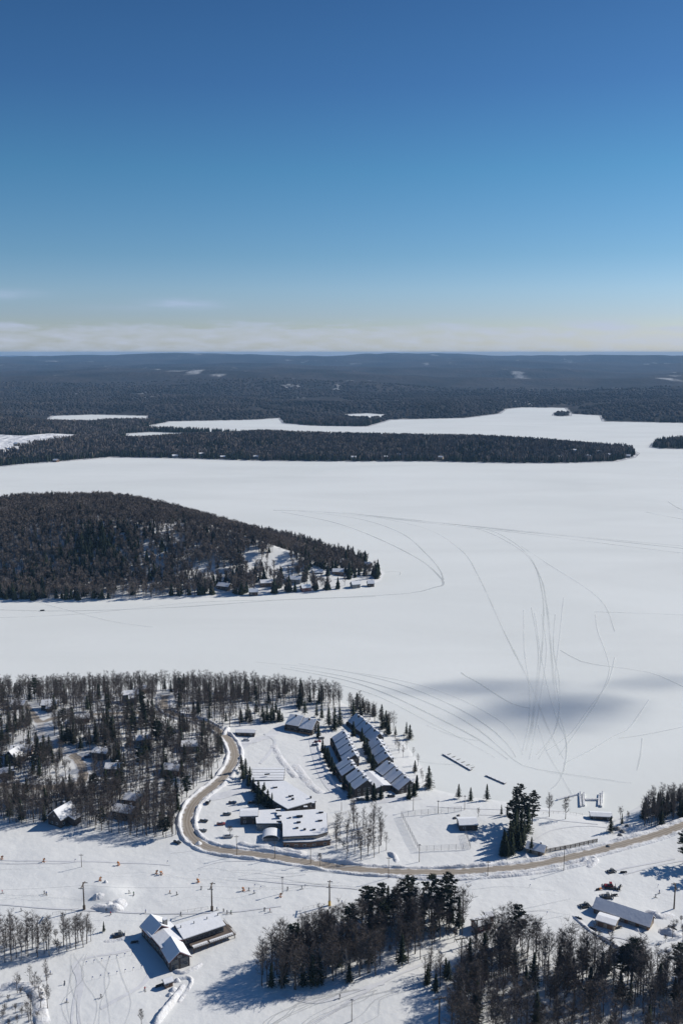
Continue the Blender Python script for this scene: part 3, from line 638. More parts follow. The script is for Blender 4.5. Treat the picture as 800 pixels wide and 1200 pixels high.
def scatter_mesh(name, protos, xyz, sc, m, label=None, cat=None, kind='stuff'):
    """many trees as ONE mesh: protos = list of (V, F) arrays"""
    VV = []; FF = []; base = 0; n = len(xyz); pick = rng.integers(0, len(protos), n); rot = rng.uniform(0, 6.283, n)
    for k, (pv_, pf) in enumerate(protos):
        ii = np.where(pick == k)[0]
        if not len(ii): continue
        c, s = np.cos(rot[ii])[:, None], np.sin(rot[ii])[:, None]; S = sc[ii][:, None]
        X = (pv_[None, :, 0]*c-pv_[None, :, 1]*s)*S+xyz[ii, 0][:, None]; Y = (pv_[None, :, 0]*s+pv_[None, :, 1]*c)*S+xyz[ii, 1][:, None]; Z = pv_[None, :, 2]*S+xyz[ii, 2][:, None]
        VV.append(np.stack([X, Y, Z], 2).reshape(-1, 3)); FF.append((pf[None]+(np.arange(len(ii))*len(pv_))[:, None, None]).reshape(-1, 3)+base); base += len(ii)*len(pv_)
    o = mesh_np(name, np.concatenate(VV), np.concatenate(FF), m); o['kind'] = kind
    if label: o['label'] = label
    if cat: o['category'] = cat
    return o

BARE = [bare_tree(s, 15, .28+.05*(s % 3)) for s in range(1, 7)]
POLAR = [bare_tree(40+s, 15, .19, .8, 14) for s in range(3)]
SHRUB = [bare_tree(60+s, 6, .5, 1.1, 14, .1) for s in range(3)]
SPR = [spruce(s, 14, 3.0+.6*(s % 3), .9, .04+.03*s) for s in range(1, 6)]
CED = [spruce(30+s, 10, 2.2+.3*s, 1.2, .02, .05) for s in range(3)]
PIN = [pine(s, 20, .22+.05*(s % 3)) for s in range(1, 5)]
KIND = dict(bare=(BARE, 15, M_bark, M_twig, 'bare_tree'), polar=(POLAR, 15, M_birch, M_twig, 'bare_tree'), shrub=(SHRUB, 6, M_bark, M_twig, 'bare_shrub'),
            spruce=(SPR, 14, M_bark, M_needle, 'spruce_tree'), cedar=(CED, 10, M_bark, M_needle, 'cedar_tree'), pine=(PIN, 20, M_bark, M_needle2, 'pine_tree'))
trees = []      # (kind, x, y, z, height, label, group)
def tr(kind, px, py, h, label, group=None, hf=H): p = G(px, py, hf); trees.append((kind, p.x, p.y, p.z, h, label, group))
SPK = .76
BLD = []        # keep-out circles (x, y, r)
def keep(px, py, r): p = G(px, py); BLD.append((p.x, p.y, r))
def scatter(poly_px, spacing, mix, hr, label, group, dens=None, road_r=6.5, sub=None, seed=0):
    r2 = np.random.default_rng(100+seed); P = [G(*p) for p in poly_px]; poly = [(p.x, p.y) for p in P]
    xs = [p[0] for p in poly]; ys = [p[1] for p in poly]; x = []; nxt = {}
    area = (max(xs)-min(xs))*(max(ys)-min(ys)); n = int(area/(spacing*spacing)*2.6)
    cx = r2.uniform(min(xs), max(xs), n); cy = r2.uniform(min(ys), max(ys), n); s = sdf(cx, cy, poly); c = 0; spacing *= SPK
    dn = fbm(cx, cy, 22, 3, seed+50)
    for i in range(n):
        if s[i] < 0: continue
        if dens and dn[i] < dens: continue
        key = (int(cx[i]//spacing), int(cy[i]//spacing)); ok = True
        for a in (-1, 0, 1):
            for b in (-1, 0, 1):
                for q in nxt.get((key[0]+a, key[1]+b), ()):
                    if (q[0]-cx[i])**2+(q[1]-cy[i])**2 < spacing*spacing*.72: ok = False
        if not ok: continue
        if road_r and near_road(cx[i], cy[i], road_r): continue
        if any((q[0]-cx[i])**2+(q[1]-cy[i])**2 < q[2]*q[2] for q in BLD): continue
        nxt.setdefault(key, []).append((cx[i], cy[i])); kd = r2.choice([m[0] for m in mix], p=[m[1] for m in mix])
        z = float(H(np.array([cx[i]]), np.array([cy[i]]))[0]); f = {'spruce': .85, 'cedar': .7, 'pine': 1.02, 'shrub': .35}.get(kd, 1)
        lb = label; u = r2.random(); hh = (hr[0]+(hr[1]-hr[0])*u)*f
        if sub: lb = ('low ', '', 'high ')[min(2, int(u*3))]+sub(cx[i], cy[i], kd, label)
        trees.append((str(kd), cx[i], cy[i], z, hh, lb, group)); c += 1
    return c
# ------------------------------------------------------------------ buildings
def frame_of(A, B):
    A = Vector((A[0], A[1], 0)); B = Vector((B[0], B[1], 0)); d = B-A
    return (A+B)/2, d.length, math.atan2(d.y, d.x)
def gz(x, y): return float(H(np.array([x]), np.array([y]))[0])
def window(par, x, y, z, ax, sg, wd, ht, m=None):
    """ax: wall normal axis, sg: its sign; frame ring and pane"""
    f = MB(); t = .12
    def bx(mb, u0, u1, z0, z1, d0, d1):
        if ax == 'y': mb.box(u0, u1, min(sg*d0, sg*d1), max(sg*d0, sg*d1), z0, z1)
        else: mb.box(min(sg*d0, sg*d1), max(sg*d0, sg*d1), u0, u1, z0, z1)
    h2, w2 = ht/2, wd/2
    bx(f, -w2, w2, h2-t, h2, .003, .10); bx(f, -w2, w2, -h2, -h2+t, .003, .12); bx(f, -w2, -w2+t, -h2+t, h2-t, .003, .10); bx(f, w2-t, w2, -h2+t, h2-t, .003, .10)
    fo = f.obj('window', m or M_trim, par); fo.location = (x, y, z)
    g = MB(); bx(g, -w2+t, w2-t, -h2+t, h2-t, .005, .05); g.obj('pane', M_glass, fo); return fo
def door(par, x, y, z, ax, sg, wd=1.0, ht=2.1, m=None):
    d = MB(); h = MB()
    if ax == 'y': d.box(-wd/2, wd/2, min(0.004*sg, .08*sg), max(.004*sg, .08*sg), 0, ht); h.box(wd/2-.2, wd/2-.12, min(.08*sg, .14*sg), max(.08*sg, .14*sg), 1, 1.12)
    else: d.box(min(0.004*sg, .08*sg), max(.004*sg, .08*sg), -wd/2, wd/2, 0, ht); h.box(min(.08*sg, .14*sg), max(.08*sg, .14*sg), wd/2-.2, wd/2-.12, 1, 1.12)
    o = d.obj('door', m or M_brown, par); o.location = (x, y, z); h.obj('handle', M_steel, o); return o
def slab(mb, prof, xa, xb, t):
    """roof layer following a (y,z) line, thickness t upward"""
    mb.xprism(prof+[(p[0], p[1]+t) for p in reversed(prof)], xa, xb)
def gable_parts(par, L, W, eave, rise, ry=0., eave2=None, x0_=None, m=M_dark, oh=.5, snow=.35, z=0., y=0., wm=None, snowy=True, fascia=None):
    """gabled block along local x centred on 0 (or from x0_) with wall, roof and snow cover"""
    xa = -L/2 if x0_ is None else x0_; xb = xa+L; eave2 = eave if eave2 is None else eave2
    wall = MB().xprism([(y-W/2, z-1.2), (y+W/2, z-1.2), (y+W/2, z+eave2), (y+ry, z+eave+rise), (y-W/2, z+eave)], xa, xb).obj('wall', m, par)
    s1 = rise/(ry+W/2); s2 = (eave+rise-eave2)/(W/2-ry)
    pr = [(y-W/2-oh, z+eave-oh*s1+.03), (y+ry, z+eave+rise+.03), (y+W/2+oh, z+eave2-oh*s2+.03)]
    r = MB(); slab(r, pr, xa-oh, xb+oh, .2); ro = r.obj('roof', fascia or M_dark, par)
    if snowy:
        pr2 = [(pr[0][0]+.12, pr[0][1]+.203+.12*s1), (pr[1][0], pr[1][1]+.203), (pr[2][0]-.12, pr[2][1]+.203+.12*s2)]
        sn = MB(); slab(sn, pr2, xa-oh+.12, xb+oh-.12, snow); sn.obj('roof_snow', M_roofsnow, ro)
    return wall, ro
def chimney(par, x, y, z0, z1, w_=.8, m=None):
    c = MB().box(x-w_/2, x+w_/2, y-w_/2, y+w_/2, z0, z1).obj('chimney', m or M_stone, par)
    MB().box(x-w_/2-.06, x+w_/2+.06, y-w_/2-.06, y+w_/2+.06, z1, z1+.3).obj('snow_cap', M_roofsnow, c)
HN = 0
def cottage(px, py, L, W, eave, rise, rz, m, label, group=None, cat='house', chim=True, hf=H, big=False, wing=False, name='house', porch=False, win=True):
    p = G(px, py, hf); t = thing(name, label, cat, p, rz, group); BLD.append((p.x, p.y, max(L, W)*.56)); BLD.append((p.x, p.y-max(L, W)*.75, max(L, W)*.5))
    gable_parts(t, L, W, eave, rise, m=m)
    if win:
        n = max(2, int(L/3.2))
        for i in range(n):
            x = -L/2+L*(i+.5)/n
            for sg in (-1, 1):
                if i == n//2 and sg == -1: door(t, x, sg*W/2, .15, 'y', sg)
                else: window(t, x, sg*W/2, 1.6, 'y', sg, 1.3, 1.2)
                if eave > 4.5: window(t, x, sg*W/2, 4.2, 'y', sg, 1.2, 1.1)
        for sg in (-1, 1): window(t, sg*L/2, -W*.2, 1.6, 'x', sg, 1.3, 1.2); window(t, sg*L/2, W*.2, 1.6, 'x', sg, 1.3, 1.2); window(t, sg*L/2, 0, eave+rise*.3, 'x', sg, 1.0, .9)
    if chim: chimney(t, L*.22, W*.12, eave+rise*.5, eave+rise+1.1)
    if wing:
        q = bpy.data.objects.new('wing', None)
        MB().xprism([(-W/2-5, -1.2), (-W/2+.5, -1.2), (-W/2+.5, eave*.8+1.2), (-W/2-5, eave*.8)], -L*.1, L*.32).obj('wing_wall', m, t)
        r = MB(); slab(r, [(-W/2-5.5, eave*.8), (-W/2-.6, eave*.8+1.2)], -L*.1-.4, L*.32+.4, .2); ro = r.obj('wing_roof', M_dark, t)
        s_ = MB(); slab(s_, [(-W/2-5.4, eave*.8+.23), (-W/2-.7, eave*.8+1.4)], -L*.1-.3, L*.32+.3, .3); s_.obj('roof_snow', M_roofsnow, ro)
        bpy.data.objects.remove(q)
    if porch:
        MB().box(-L*.3, L*.3, -W/2-2.4, -W/2-.02, .1, .35).obj('porch', M_deck, t)
    return t
def townhouses(name, label, ridge_px, units, ztop, W, drop, group, ry=.28, jog=0., dorm=2, balc=True):
    W = W*.88
    """row of stepped units; ridge_px are the two ends of the ridge as seen"""
    (ax, ay), (bx, by) = ridge_px; g0 = gz(*atz((ax+bx)/2, (ay+by)/2+12, 2)); A = atz(ax, ay, g0+ztop); B = atz(bx, by, g0+ztop-drop)
    mid, Ln, rz = frame_of(A, B); mid.z = g0; t = thing(name, label, 'apartment building', mid, rz, group)
    nrm = Vector((-math.sin(rz), math.cos(rz), 0)); ryW = ry*W
    for k in range(-int(Ln//10), int(Ln//10)+1):
        q = mid+Vector((math.cos(rz), math.sin(rz), 0))*k*5; BLD.append((q.x-nrm.x*ryW, q.y-nrm.y*ryW, W*.62))
    u = Ln/units; rise = 4.3
    for i in range(units):
        zt = ztop-drop*(i+.5)/units; eave = zt-rise-.6; yo = -ryW+jog*(i-units/2)
        gable_parts(t, u-.02, W, eave, rise, ry=ryW, eave2=eave+.9, x0_=-Ln/2+u*i+.01, y=yo, m=M_dark, oh=.22 if units > 1 else .5)
        x0u = -Ln/2+u*i
        for q in range(dorm):       # cross dormers breaking the sunlit slope
            xc = x0u+u*(q+.5)/dorm; d = MB(); hw = u/dorm*.24
            y1_ = yo+W/2+.35; d.prism([(xc-hw, yo+ryW+.4), (xc+hw, yo+ryW+.4), (xc+hw, y1_), (xc-hw, y1_)], eave, eave+rise*.62)
            do = d.obj('dormer', M_dark, t); MB().box(xc-hw-.25, xc+hw+.25, yo+ryW+.2, y1_+.3, eave+rise*.62+.003, eave+rise*.62+.45).obj('dormer_snow', M_roofsnow, do)
            window(do, xc, y1_, eave+.9, 'y', 1, min(1.2, hw*1.4), 1.0)
        for fl in range(2 if eave < 6.2 else 3):
            zz = .5+fl*2.5
            if zz+1.6 > eave: break
            for q in range(2):
                xc = x0u+u*(q+.5)/2
                window(t, xc, yo-W/2, zz+.9, 'y', -1, 1.5, 1.3); window(t, xc, yo+W/2, zz+.9, 'y', 1, 1.5, 1.3)
            if balc:
                MB().box(x0u+.4, x0u+u-.4, yo-W/2-1.25, yo-W/2-.02, zz-.15, zz).box(x0u+.4, x0u+u-.4, yo-W/2-1.25, yo-W/2-1.17, zz, zz+.95).obj('balcony', M_brown, t)
        MB().box(x0u-.12, x0u+.12, yo-W/2-1.3, yo-W/2+.2, -1, eave-.1).obj('party_wall', M_dark, t)
        chimney(t, x0u+u*.5, yo+ryW-.9, eave+rise*.6, eave+rise+1.2, .9, M_dark)
    zt = ztop-drop*(units-.5)/units; eave = zt-rise-.6
    for fl in range(3):
        for q in (-.25, .1, .32):
            if .5+fl*2.5+1.8 < eave+rise*.6: window(t, Ln/2-.01, (-ryW)+jog*(units/2-1)+q*W, 1.4+fl*2.5, 'x', 1, 1.4, 1.3)
    return t
grp = 'condominium rows by the lake'
townhouses('condominium_row', 'pair of dark stepped units set apart at the top left of the condominiums', [(340, 835.5), (371, 844)], 2, 9.5, 13, 2.0, grp, ry=.12, dorm=1)
townhouses('condominium_row', 'longest inner row of dark units with sawtooth dormers, beside the curved shaded lane', [(402.6, 854.5), (416.5, 884)], 4, 10, 11, 2.4, grp)
townhouses('condominium_row', 'short dark two unit block in the middle of the inner row', [(407.8, 886), (415.5, 899)], 2, 10, 11, 1.2, grp, ry=.3)
townhouses('condominium_row', 'nearest block of the inner row, its tall dark gable facing the hotel', [(418.5, 899), (430.5, 914)], 2, 10.5, 12, 1.4, grp, ry=.25)
townhouses('condominium_row', 'farthest block of the lakeside row, narrow snow roof under the shore trees', [(417, 835), (445, 859.5)], 3, 8.5, 10, 2.4, grp, ry=.2)
townhouses('condominium_row', 'middle block of the lakeside row with three bright roof steps', [(441, 862), (455.5, 886)], 3, 9, 11, 2.0, grp, ry=.2)
townhouses('condominium_row', 'nearest and largest block of the lakeside row with three blue roof panels', [(453, 889.5), (480.5, 914.5)], 3, 10, 12, 3.0, grp, ry=.25)
# garage between the rows
A = atz(432, 905, 6); B = atz(449, 921, 6); mid, Ln, rz = frame_of(A, B); mid.z = 2.6
t = thing('garage', 'low garage with shaded snow roof between the two condominium rows', 'garage', mid, rz); gable_parts(t, Ln, 9, 2.7, .9, m=M_dark)
for i in range(5): door(t, -Ln/2+Ln*(i+.5)/5, -4.5, .1, 'y', -1, 2.5, 2.1, M_grey)
BLD.append((mid.x, mid.y, 11))

# ---- hotel complex: flat roofs laid out on the ground plan
def centre(poly): return Vector((sum(p[0] for p in poly)/len(poly), sum(p[1] for p in poly)/len(poly), 0))
def flat_block(t, o3, px_poly, z, m, zb=-1.5, over=.5, snow=.32, fascia=None, nm='wall', floor=0):
    P = [Vector((*atz(p[0], p[1], z+o3.z), 0))-Vector((o3.x, o3.y, 0)) for p in px_poly]; c = centre(P)
    # counter-clockwise
    ar = sum(P[i].x*P[(i+1) % len(P)].y-P[(i+1) % len(P)].x*P[i].y for i in range(len(P)))
    if ar < 0: P = P[::-1]
    Q = [p+(c-p).normalized()*over for p in P]; S = [p+(c-p).normalized()*.25 for p in P]
    wl = MB().prism(Q, zb, z-.4).obj(nm, m, t); r = MB().prism(P, z-.397, z-.05).obj('roof', fascia or M_dark, t)
    MB().prism(S, z-.047, z+snow).obj('roof_snow', M_roofsnow, r)
    for i in range(len(Q)):
        a, b = Q[i], Q[(i+1) % len(Q)]; d = b-a; n = Vector((d.y, -d.x, 0)).normalized(); k = int(d.length/4)
        if n.y > .3: continue
        for j in range(k):
            for fl in range(floor+1):
                p = a+d*((j+.5)/k); wv = MB(); q = d.normalized()*.85; zz = z-1.9-fl*2.9
                wv.prism([p-q+n*.004, p+q+n*.004, p+q+n*.1, p-q+n*.1][::1], zz-.6, zz+.6); wo = wv.obj('window', M_trim, t)
                q2 = q*.84; MB().prism([p-q2+n*.09, p+q2+n*.09, p+q2+n*.13, p-q2+n*.13], zz-.48, zz+.48).obj('pane', M_glass, wo)
    return P
def roof_box(t, o3, px, py, z, lx, ly, h, rz, m, name='roof_vent', snow=True):
    p = Vector((*atz(px, py, z+o3.z), 0))-Vector((o3.x, o3.y, 0)); b = MB().box(-lx/2, lx/2, -ly/2, ly/2, -.1, h).obj(name, m, t); b.location = (p.x, p.y, z+.33); b.rotation_euler.z = rz
    if snow: MB().box(-lx/2-.05, lx/2+.05, -ly/2-.05, ly/2+.05, h, h+.2).obj('snow_cap', M_roofsnow, b)
o3 = G(340, 975); o3.z = 2.6
t = thing('hotel', 'low sprawling hotel with linked flat snow roofs, skylights and dark eaves beside the road bend', 'hotel', o3)
flat_block(t, o3, [(298, 950), (334, 948), (337, 955), (330, 965.5), (300, 965.5)], 4.6, M_grey)
flat_block(t, o3, [(323.5, 952), (370, 948.5), (383, 953), (384.5, 975), (372, 979), (331, 981), (330.5, 966)], 5.6, M_tan)
flat_block(t, o3, [(296.5, 916.5), (333.5, 915), (337, 917), (370.5, 939), (337, 948.5), (322, 940), (310, 930)], 6.4, M_dark, floor=0)
flat_block(t, o3, [(295.5, 900), (334, 900), (332.5, 914.5), (294, 914.5)], 5.2, M_grey)
flat_block(t, o3, [(331, 981.5), (361, 981.5), (385, 976), (388, 984), (362, 987), (331, 987)], 3.4, M_brown)
# ribbed snow on the north wing
for i in range(4): roof_box(t, o3, 314, 902.5+i*3.2, 5.2, 20, .35, .12, 0, M_trim, 'roof_rib', False)
for a in ((351, 957.5, 3.2, 2.2, 1.3), (350, 964.5, 2, 1.4, 1), (326, 950.5, 2.6, 1.2, .7), (327, 957, 2.6, 1.2, .7), (327, 963.5, 2.6, 1.2, .7), (358, 947.5, 2, 1.2, .8), (367, 946, 1.5, 1.5, 2.4), (376, 953, 2.4, 1, .8), (375, 962.5, 2.4, 1.2, .8), (348, 971, 1.4, 1.4, .9), (357, 973, 1.2, 1.2, 1.1), (368, 973, 1.6, 1.2, .8), (340, 959, 1.2, 1.2, .7)):
    roof_box(t, o3, a[0], a[1], 5.6, a[2], a[3], a[4], .08, M_dark, 'skylight' if a[2] > 2.1 else 'roof_vent')
for a in ((322.5, 923.5, 2.2, 1.6, .8), (341, 934, 2.6, 1.2, 1), (343, 937.5, 1.2, 1.2, 1.2), (364, 936, .8, .8, 1.4), (313, 908, 3, .8, .6)): roof_box(t, o3, a[0], a[1], 6.4, a[2], a[3], a[4], .3, M_dark, 'roof_vent')
# arched entrance canopy
pc = Vector((*atz(318, 977, o3.z+3), 0))-Vector((o3.x, o3.y, 0)); prof = [(-4.6*math.cos(math.pi*i/12), 2.2+2.2*math.sin(math.pi*i/12)) for i in range(13)]
c_ = MB(); k = []
pp = prof+[(p[0]*.93, p[1]-.25) for p in reversed(prof)]
n_p = len(pp); c_.v = [(p[0], -4, p[1]) for p in pp]+[(p[0], 4, p[1]) for p in pp]; c_.f = [(i, (i+1) % n_p, n_p+(i+1) % n_p, n_p+i) for i in range(n_p)]
for i in range(12): c_.f += [(i, i+1, n_p-2-i, n_p-1-i), tuple(n_p+q for q in (n_p-1-i, n_p-2-i, i+1, i))]
co = c_.obj('entrance_canopy', M_roofsnow, t); co.location = (pc.x, pc.y, 0)
MB().prism([(-4.2, -3.6), (4.2, -3.6), (4.2, 3.9), (-4.2, 3.9)], -1, 2.3).obj('canopy_wall', M_stone, co)
for sx in (-3.9, 3.9): MB().box(sx-.2, sx+.2, -3.9, -3.65, -1, 2.25).obj('post', M_trim, co)
for a in ((302, 959, 14), (318, 975, 10), (350, 965, 20), (312, 908, 14), (328, 930, 17), (318, 920, 14), (345, 942, 12), (370, 965, 16), (326, 908, 10), (345, 930, 11)): keep(*a[:2], a[2])
# annexe box left of the hotel
t = cottage(292, 962, 9, 8, 4.6, .8, R(4), M_dark, 'small square dark annexe with shaded roof at the hotel entrance lot', name='annexe', cat='outbuilding', chim=False)

# ---- ski lodge
zl = gz(*atz(205, 1120, 3)); o3 = G(212, 1120); o3.z = zl
t = thing('ski_lodge', 'dark two storey ski lodge with snowy cross gables and long balcony wing', 'ski lodge', o3)
def wing(par, o3, a, b, z, W, eave, rise, ext=0, **kw):
    A = Vector((*atz(*a, z+o3.z), 0)); B = Vector((*atz(*b, z+o3.z), 0)); mid, Ln, rz = frame_of(A, B)
    m_ = bpy.data.objects.new('wing_frame', None); mat_ = Matrix.Translation(mid-Vector((o3.x, o3.y, 0)))@Matrix.Rotation(rz, 4, 'Z')
    bpy.data.objects.remove(m_); before = set(par.children)
    gable_parts(par, Ln+ext, W, eave, rise, **kw); new = [c for c in par.children if c not in before]
    for c in new: c.matrix_local = mat_
    return mat_, Ln, new
def place(objs, mat_):
    for c in objs: c.matrix_local = mat_@c.matrix_local
def build_in(par, mat_, fn):
    before = set(par.children); fn(); new = [c for c in par.children if c not in before]
    for c in new: c.matrix_local = mat_@Matrix.Translation(c.location)
M3, L3, _ = wing(t, o3, (200.5, 1099), (210.5, 1115.5), 7.6, 8.4, 4.5, 3.1, m=M_dark, oh=.7, fascia=M_red)
def f3():
    for yy in (-2.1, 1.9):
        for zz in (1.35, 3.6): window(t, L3/2, yy, zz, 'x', 1, 3.0, 1.9, M_grey)
    window(t, L3/2, 0, 5.6, 'x', 1, 1.6, 1.0)
    for i in range(3): window(t, -L3/2+L3*(i+.5)/3, -4.2, 2.2, 'y', -1, 1.5, 1.5); window(t, -L3/2+L3*(i+.5)/3, 4.2, 2.2, 'y', 1, 1.5, 1.5)
build_in(t, M3, f3)
M2, L2, _ = wing(t, o3, (186, 1083.5), (203.5, 1103), 6.1, 10.5, 4.9, 1.2, m=M_dark, oh=.5, fascia=M_red)
def f2():
    for i in range(5): window(t, -L2/2+L2*(i+.5)/5, -5.25, 2.4, 'y', -1, 1.4, 1.4)
    door(t, -2, -5.25, .1, 'y', -1, 1.6, 2.2)
build_in(t, M2, f2)
M1, L1, _ = wing(t, o3, (177.5, 1073), (189, 1084.5), 8.0, 9.5, 4.8, 3.2, m=M_dark, oh=.7, fascia=M_red)
def f1():
    for i in range(3): window(t, -L1/2+L1*(i+.5)/3, -4.75, 2.2, 'y', -1, 1.5, 1.5)
    for yy in (-2.3, 2.3): window(t, -L1/2, yy, 2.2, 'x', -1, 1.5, 1.4)
    chimney(t, 3, 2.6, 6, 9.2, 1.6)
build_in(t, M1, f1)
ME, LE, _ = wing(t, o3, (211, 1089.5), (256.5, 1074.5), 7.0, 9.6, 5.6, 1.2, ry=3.8, eave2=6.0, m=M_dark, oh=.8)
def fe():
    for i in range(8):
        x = -LE/2+LE*(i+.5)/8
        window(t, x, -4.8, 4.0, 'y', -1, 1.8, 1.7, M_grey); window(t, x, -4.8, 1.1, 'y', -1, 1.6, 1.5, M_grey)
    window(t, LE/2, -2, 3.8, 'x', 1, 2, 1.6, M_grey); window(t, LE/2, 2, 3.8, 'x', 1, 2, 1.6, M_grey)
    d = MB().box(-LE/2+2, LE/2+3.6, -9.2, -4.85, 2.35, 2.6).obj('balcony', M_deck, t)
    r = MB().box(-LE/2+2, LE/2+3.6, -9.22, -9.14, 3.35, 3.45)
    for i in range(22): x = -LE/2+2+(LE+1.6)*i/21; r.box(x-.05, x+.05, -9.2, -9.12, 2.6, 3.35)
    r.box(LE/2+3.55, LE/2+3.65, -9.2, 3, 3.35, 3.45); r.obj('railing', M_pole, d)
    MB().box(-LE/2+2.3, -LE/2+9, -9, -7.2, 2.6, 2.95).box(LE/2-8, LE/2+2.8, -9, -7.4, 2.6, 2.95).obj('deck_snow', M_roofsnow, d)
    p = MB()
    for i in range(7): x = -LE/2+2.4+(LE+.8)*i/6; p.box(x-.12, x+.12, -9.0, -8.76, -1, 2.35)
    p.obj('post', M_pole, d); MB().box(LE/2+.03, LE/2+3.6, -4.84, 3.2, 2.35, 2.6).obj('side_deck', M_deck, t)
    st = MB()
    for i in range(9): st.box(LE/2+3.7+i*.3, LE/2+4.0+i*.3, -1.5, .5, 2.2-i*.27-.2, 2.2-i*.27)
    st.obj('stair', M_deck, t)
    for i, x in enumerate((-8, -2, 4, 9)): MB().tube((x, 1.2, 6.6), (x, 1.2, 8.0), .22).obj('roof_vent', M_steel, t)
build_in(t, ME, fe)
for a in ((180, 1086, 10), (195, 1105, 12), (210, 1122, 9), (225, 1105, 12), (245, 1100, 12), (262, 1095, 9)): keep(*a)
# shed below the lodge
cottage(197, 1155, 3.2, 2.6, 2.1, .8, R(30), M_brown, 'tiny brown groomer hut with snowy roof beside the ragged snow bank below the lodge', cat='hut', name='hut', chim=False)
# ---- maintenance sheds
A = atz(699, 1052.5, 8); B = atz(763, 1073.5, 8); mid, Ln, rz = frame_of(A, B); mid.z = gz(mid.x, mid.y)
t = thing('storage_shed', 'long narrow maintenance shed under one unbroken snow roof, lower right', 'shed', mid, rz); gable_parts(t, Ln, 7.4, 2.4, 2.6, ry=.6, m=M_brown, oh=.7, fascia=M_dark)
for i in range(5): door(t, -Ln/2+Ln*(i+.5)/5, -3.7, .05, 'y', -1, 3.2, 2.2, M_grey)
door(t, Ln/2, 0, .05, 'x', 1, 3.4, 2.8, M_tan)
for q in range(-3, 4): v = mid+Vector((math.cos(rz), math.sin(rz), 0))*q*4.5; BLD.append((v.x, v.y, 7))
A = atz(700.5, 1072.5, 6); B = atz(722, 1079, 6); mid, Ln, rz = frame_of(A, B); mid.z = gz(mid.x, mid.y)
t = thing('shed', 'small low shed with flat bright roof in front of the long maintenance shed', 'shed', mid, rz); gable_parts(t, Ln, 6.2, 2.5, .5, m=M_tan, oh=.5)
for i in range(2): door(t, -Ln/2+Ln*(i+.5)/2, -3.1, .05, 'y', -1, 2.4, 2.1, M_brown)
window(t, Ln/2, 0, 1.5, 'x', 1, 1.2, 1)
BLD.append((mid.x, mid.y, 8))
# rink hut, boathouse, roadside hut, lift huts
cottage(547, 969, 9.5, 8, 3.0, 1.2, R(4), M_dark, 'dark rink hut with snow roof beside the fenced rink', name='hut', cat='hut', chim=False)
cottage(703, 959.5, 11, 5, 2.4, .7, R(-6), M_dark, 'long low boathouse with snowy top on the shore near the snow fort', name='boathouse', cat='boathouse', chim=False)
cottage(628, 998.5, 9, 6, 2.4, 1.9, R(-28), M_tan, 'tan roadside cabin under a sagging snow roof at the end of the tall pines', name='cabin', cat='cabin', chim=True)
t = cottage(563, 1087, 6.5, 5.5, 2.9, 1.3, R(25), M_red, 'red lift operator hut with blue shaded roof at the tip of the grove', name='hut', cat='hut', chim=False)
cottage(572, 1078, 3.6, 3.2, 2.5, .9, R(10), M_grey, 'small grey ticket hut just behind the red lift hut', name='hut', cat='hut', chim=False)
cottage(288, 861, 12, 5, 2.3, .9, R(-4), M_dark, 'low dark garage half buried in snow where the driveway leaves the road', name='garage', cat='garage', chim=False)
# ---- houses among the trees on the left
HS = [(26, 884, 12, 9, 3.2, 2.6, 8, M_brown, 'brown house with broad white roof and long porch, far left among the trees', True),
      (17, 893, 8, 7, 4.8, 3.4, 70, M_dark, 'steep roofed cabin with blue shaded gable left of the brown house', False),
      (120, 886, 9, 8, 3.4, 1.2, -12, M_dark, 'dark cottage with flat looking white roof right of the sandy lane bend', False),
      (153, 822, 11, 8, 6.2, 1.6, 14, M_grey, 'tall grey house with two stacked white roof planes near the top of the wood', True),
      (166, 812, 8, 7, 4.0, 1.6, 5, M_tan, 'pale cottage high behind the tall grey house', False),
      (59, 830, 10, 8, 3.6, 2.2, 6, M_dark, 'dark house with dusted roof beside the upper lane', True),
      (23, 829, 9, 7, 3, 1.8, -5, M_grey, 'grey bungalow near the top left of the wood', False),
      (97, 845, 9, 7, 3, 1.8, 10, M_brown, 'brown bungalow below the upper lane', False),
      (74, 962, 12, 9, 4.2, 4.2, 62, M_dark, 'large dark house with steep bright gable at the lower edge of the wood', True),
      (148, 955, 12, 8, 3.2, 2.2, -18, M_dark, 'dark house in shade at the lower edge of the wood', False),
      (158, 941, 10, 7, 3.2, 2.0, -10, M_brown, 'brown house partly hidden just above the shaded dark house', False),
      (134, 904, 9, 8, 3.2, 1.8, 0, M_dark, 'dark cottage with rounded snow roof under two big conifers', False),
      (224, 878, 11, 8, 3.4, 2.0, 5, M_grey, 'grey house with snowy porch left of the main road bend', False),
      (168, 870, 9, 7, 3, 1.8, 20, M_tan, 'tan cottage in the clearing in the middle of the wood', False),
      (203, 905, 10, 8, 3, 2, -14, M_brown, 'brown cottage between the wood clearing and the road', False),
      (8, 908, 8, 6, 2.6, 1.6, 30, M_dark, 'small dark outbuilding at the left edge below the steep roofed cabin', False)]
for a in HS: cottage(a[0], a[1], a[2], a[3], a[4], a[5], R(a[6]), a[7], a[8], 'houses in the wood', wing=a[9], porch=True)
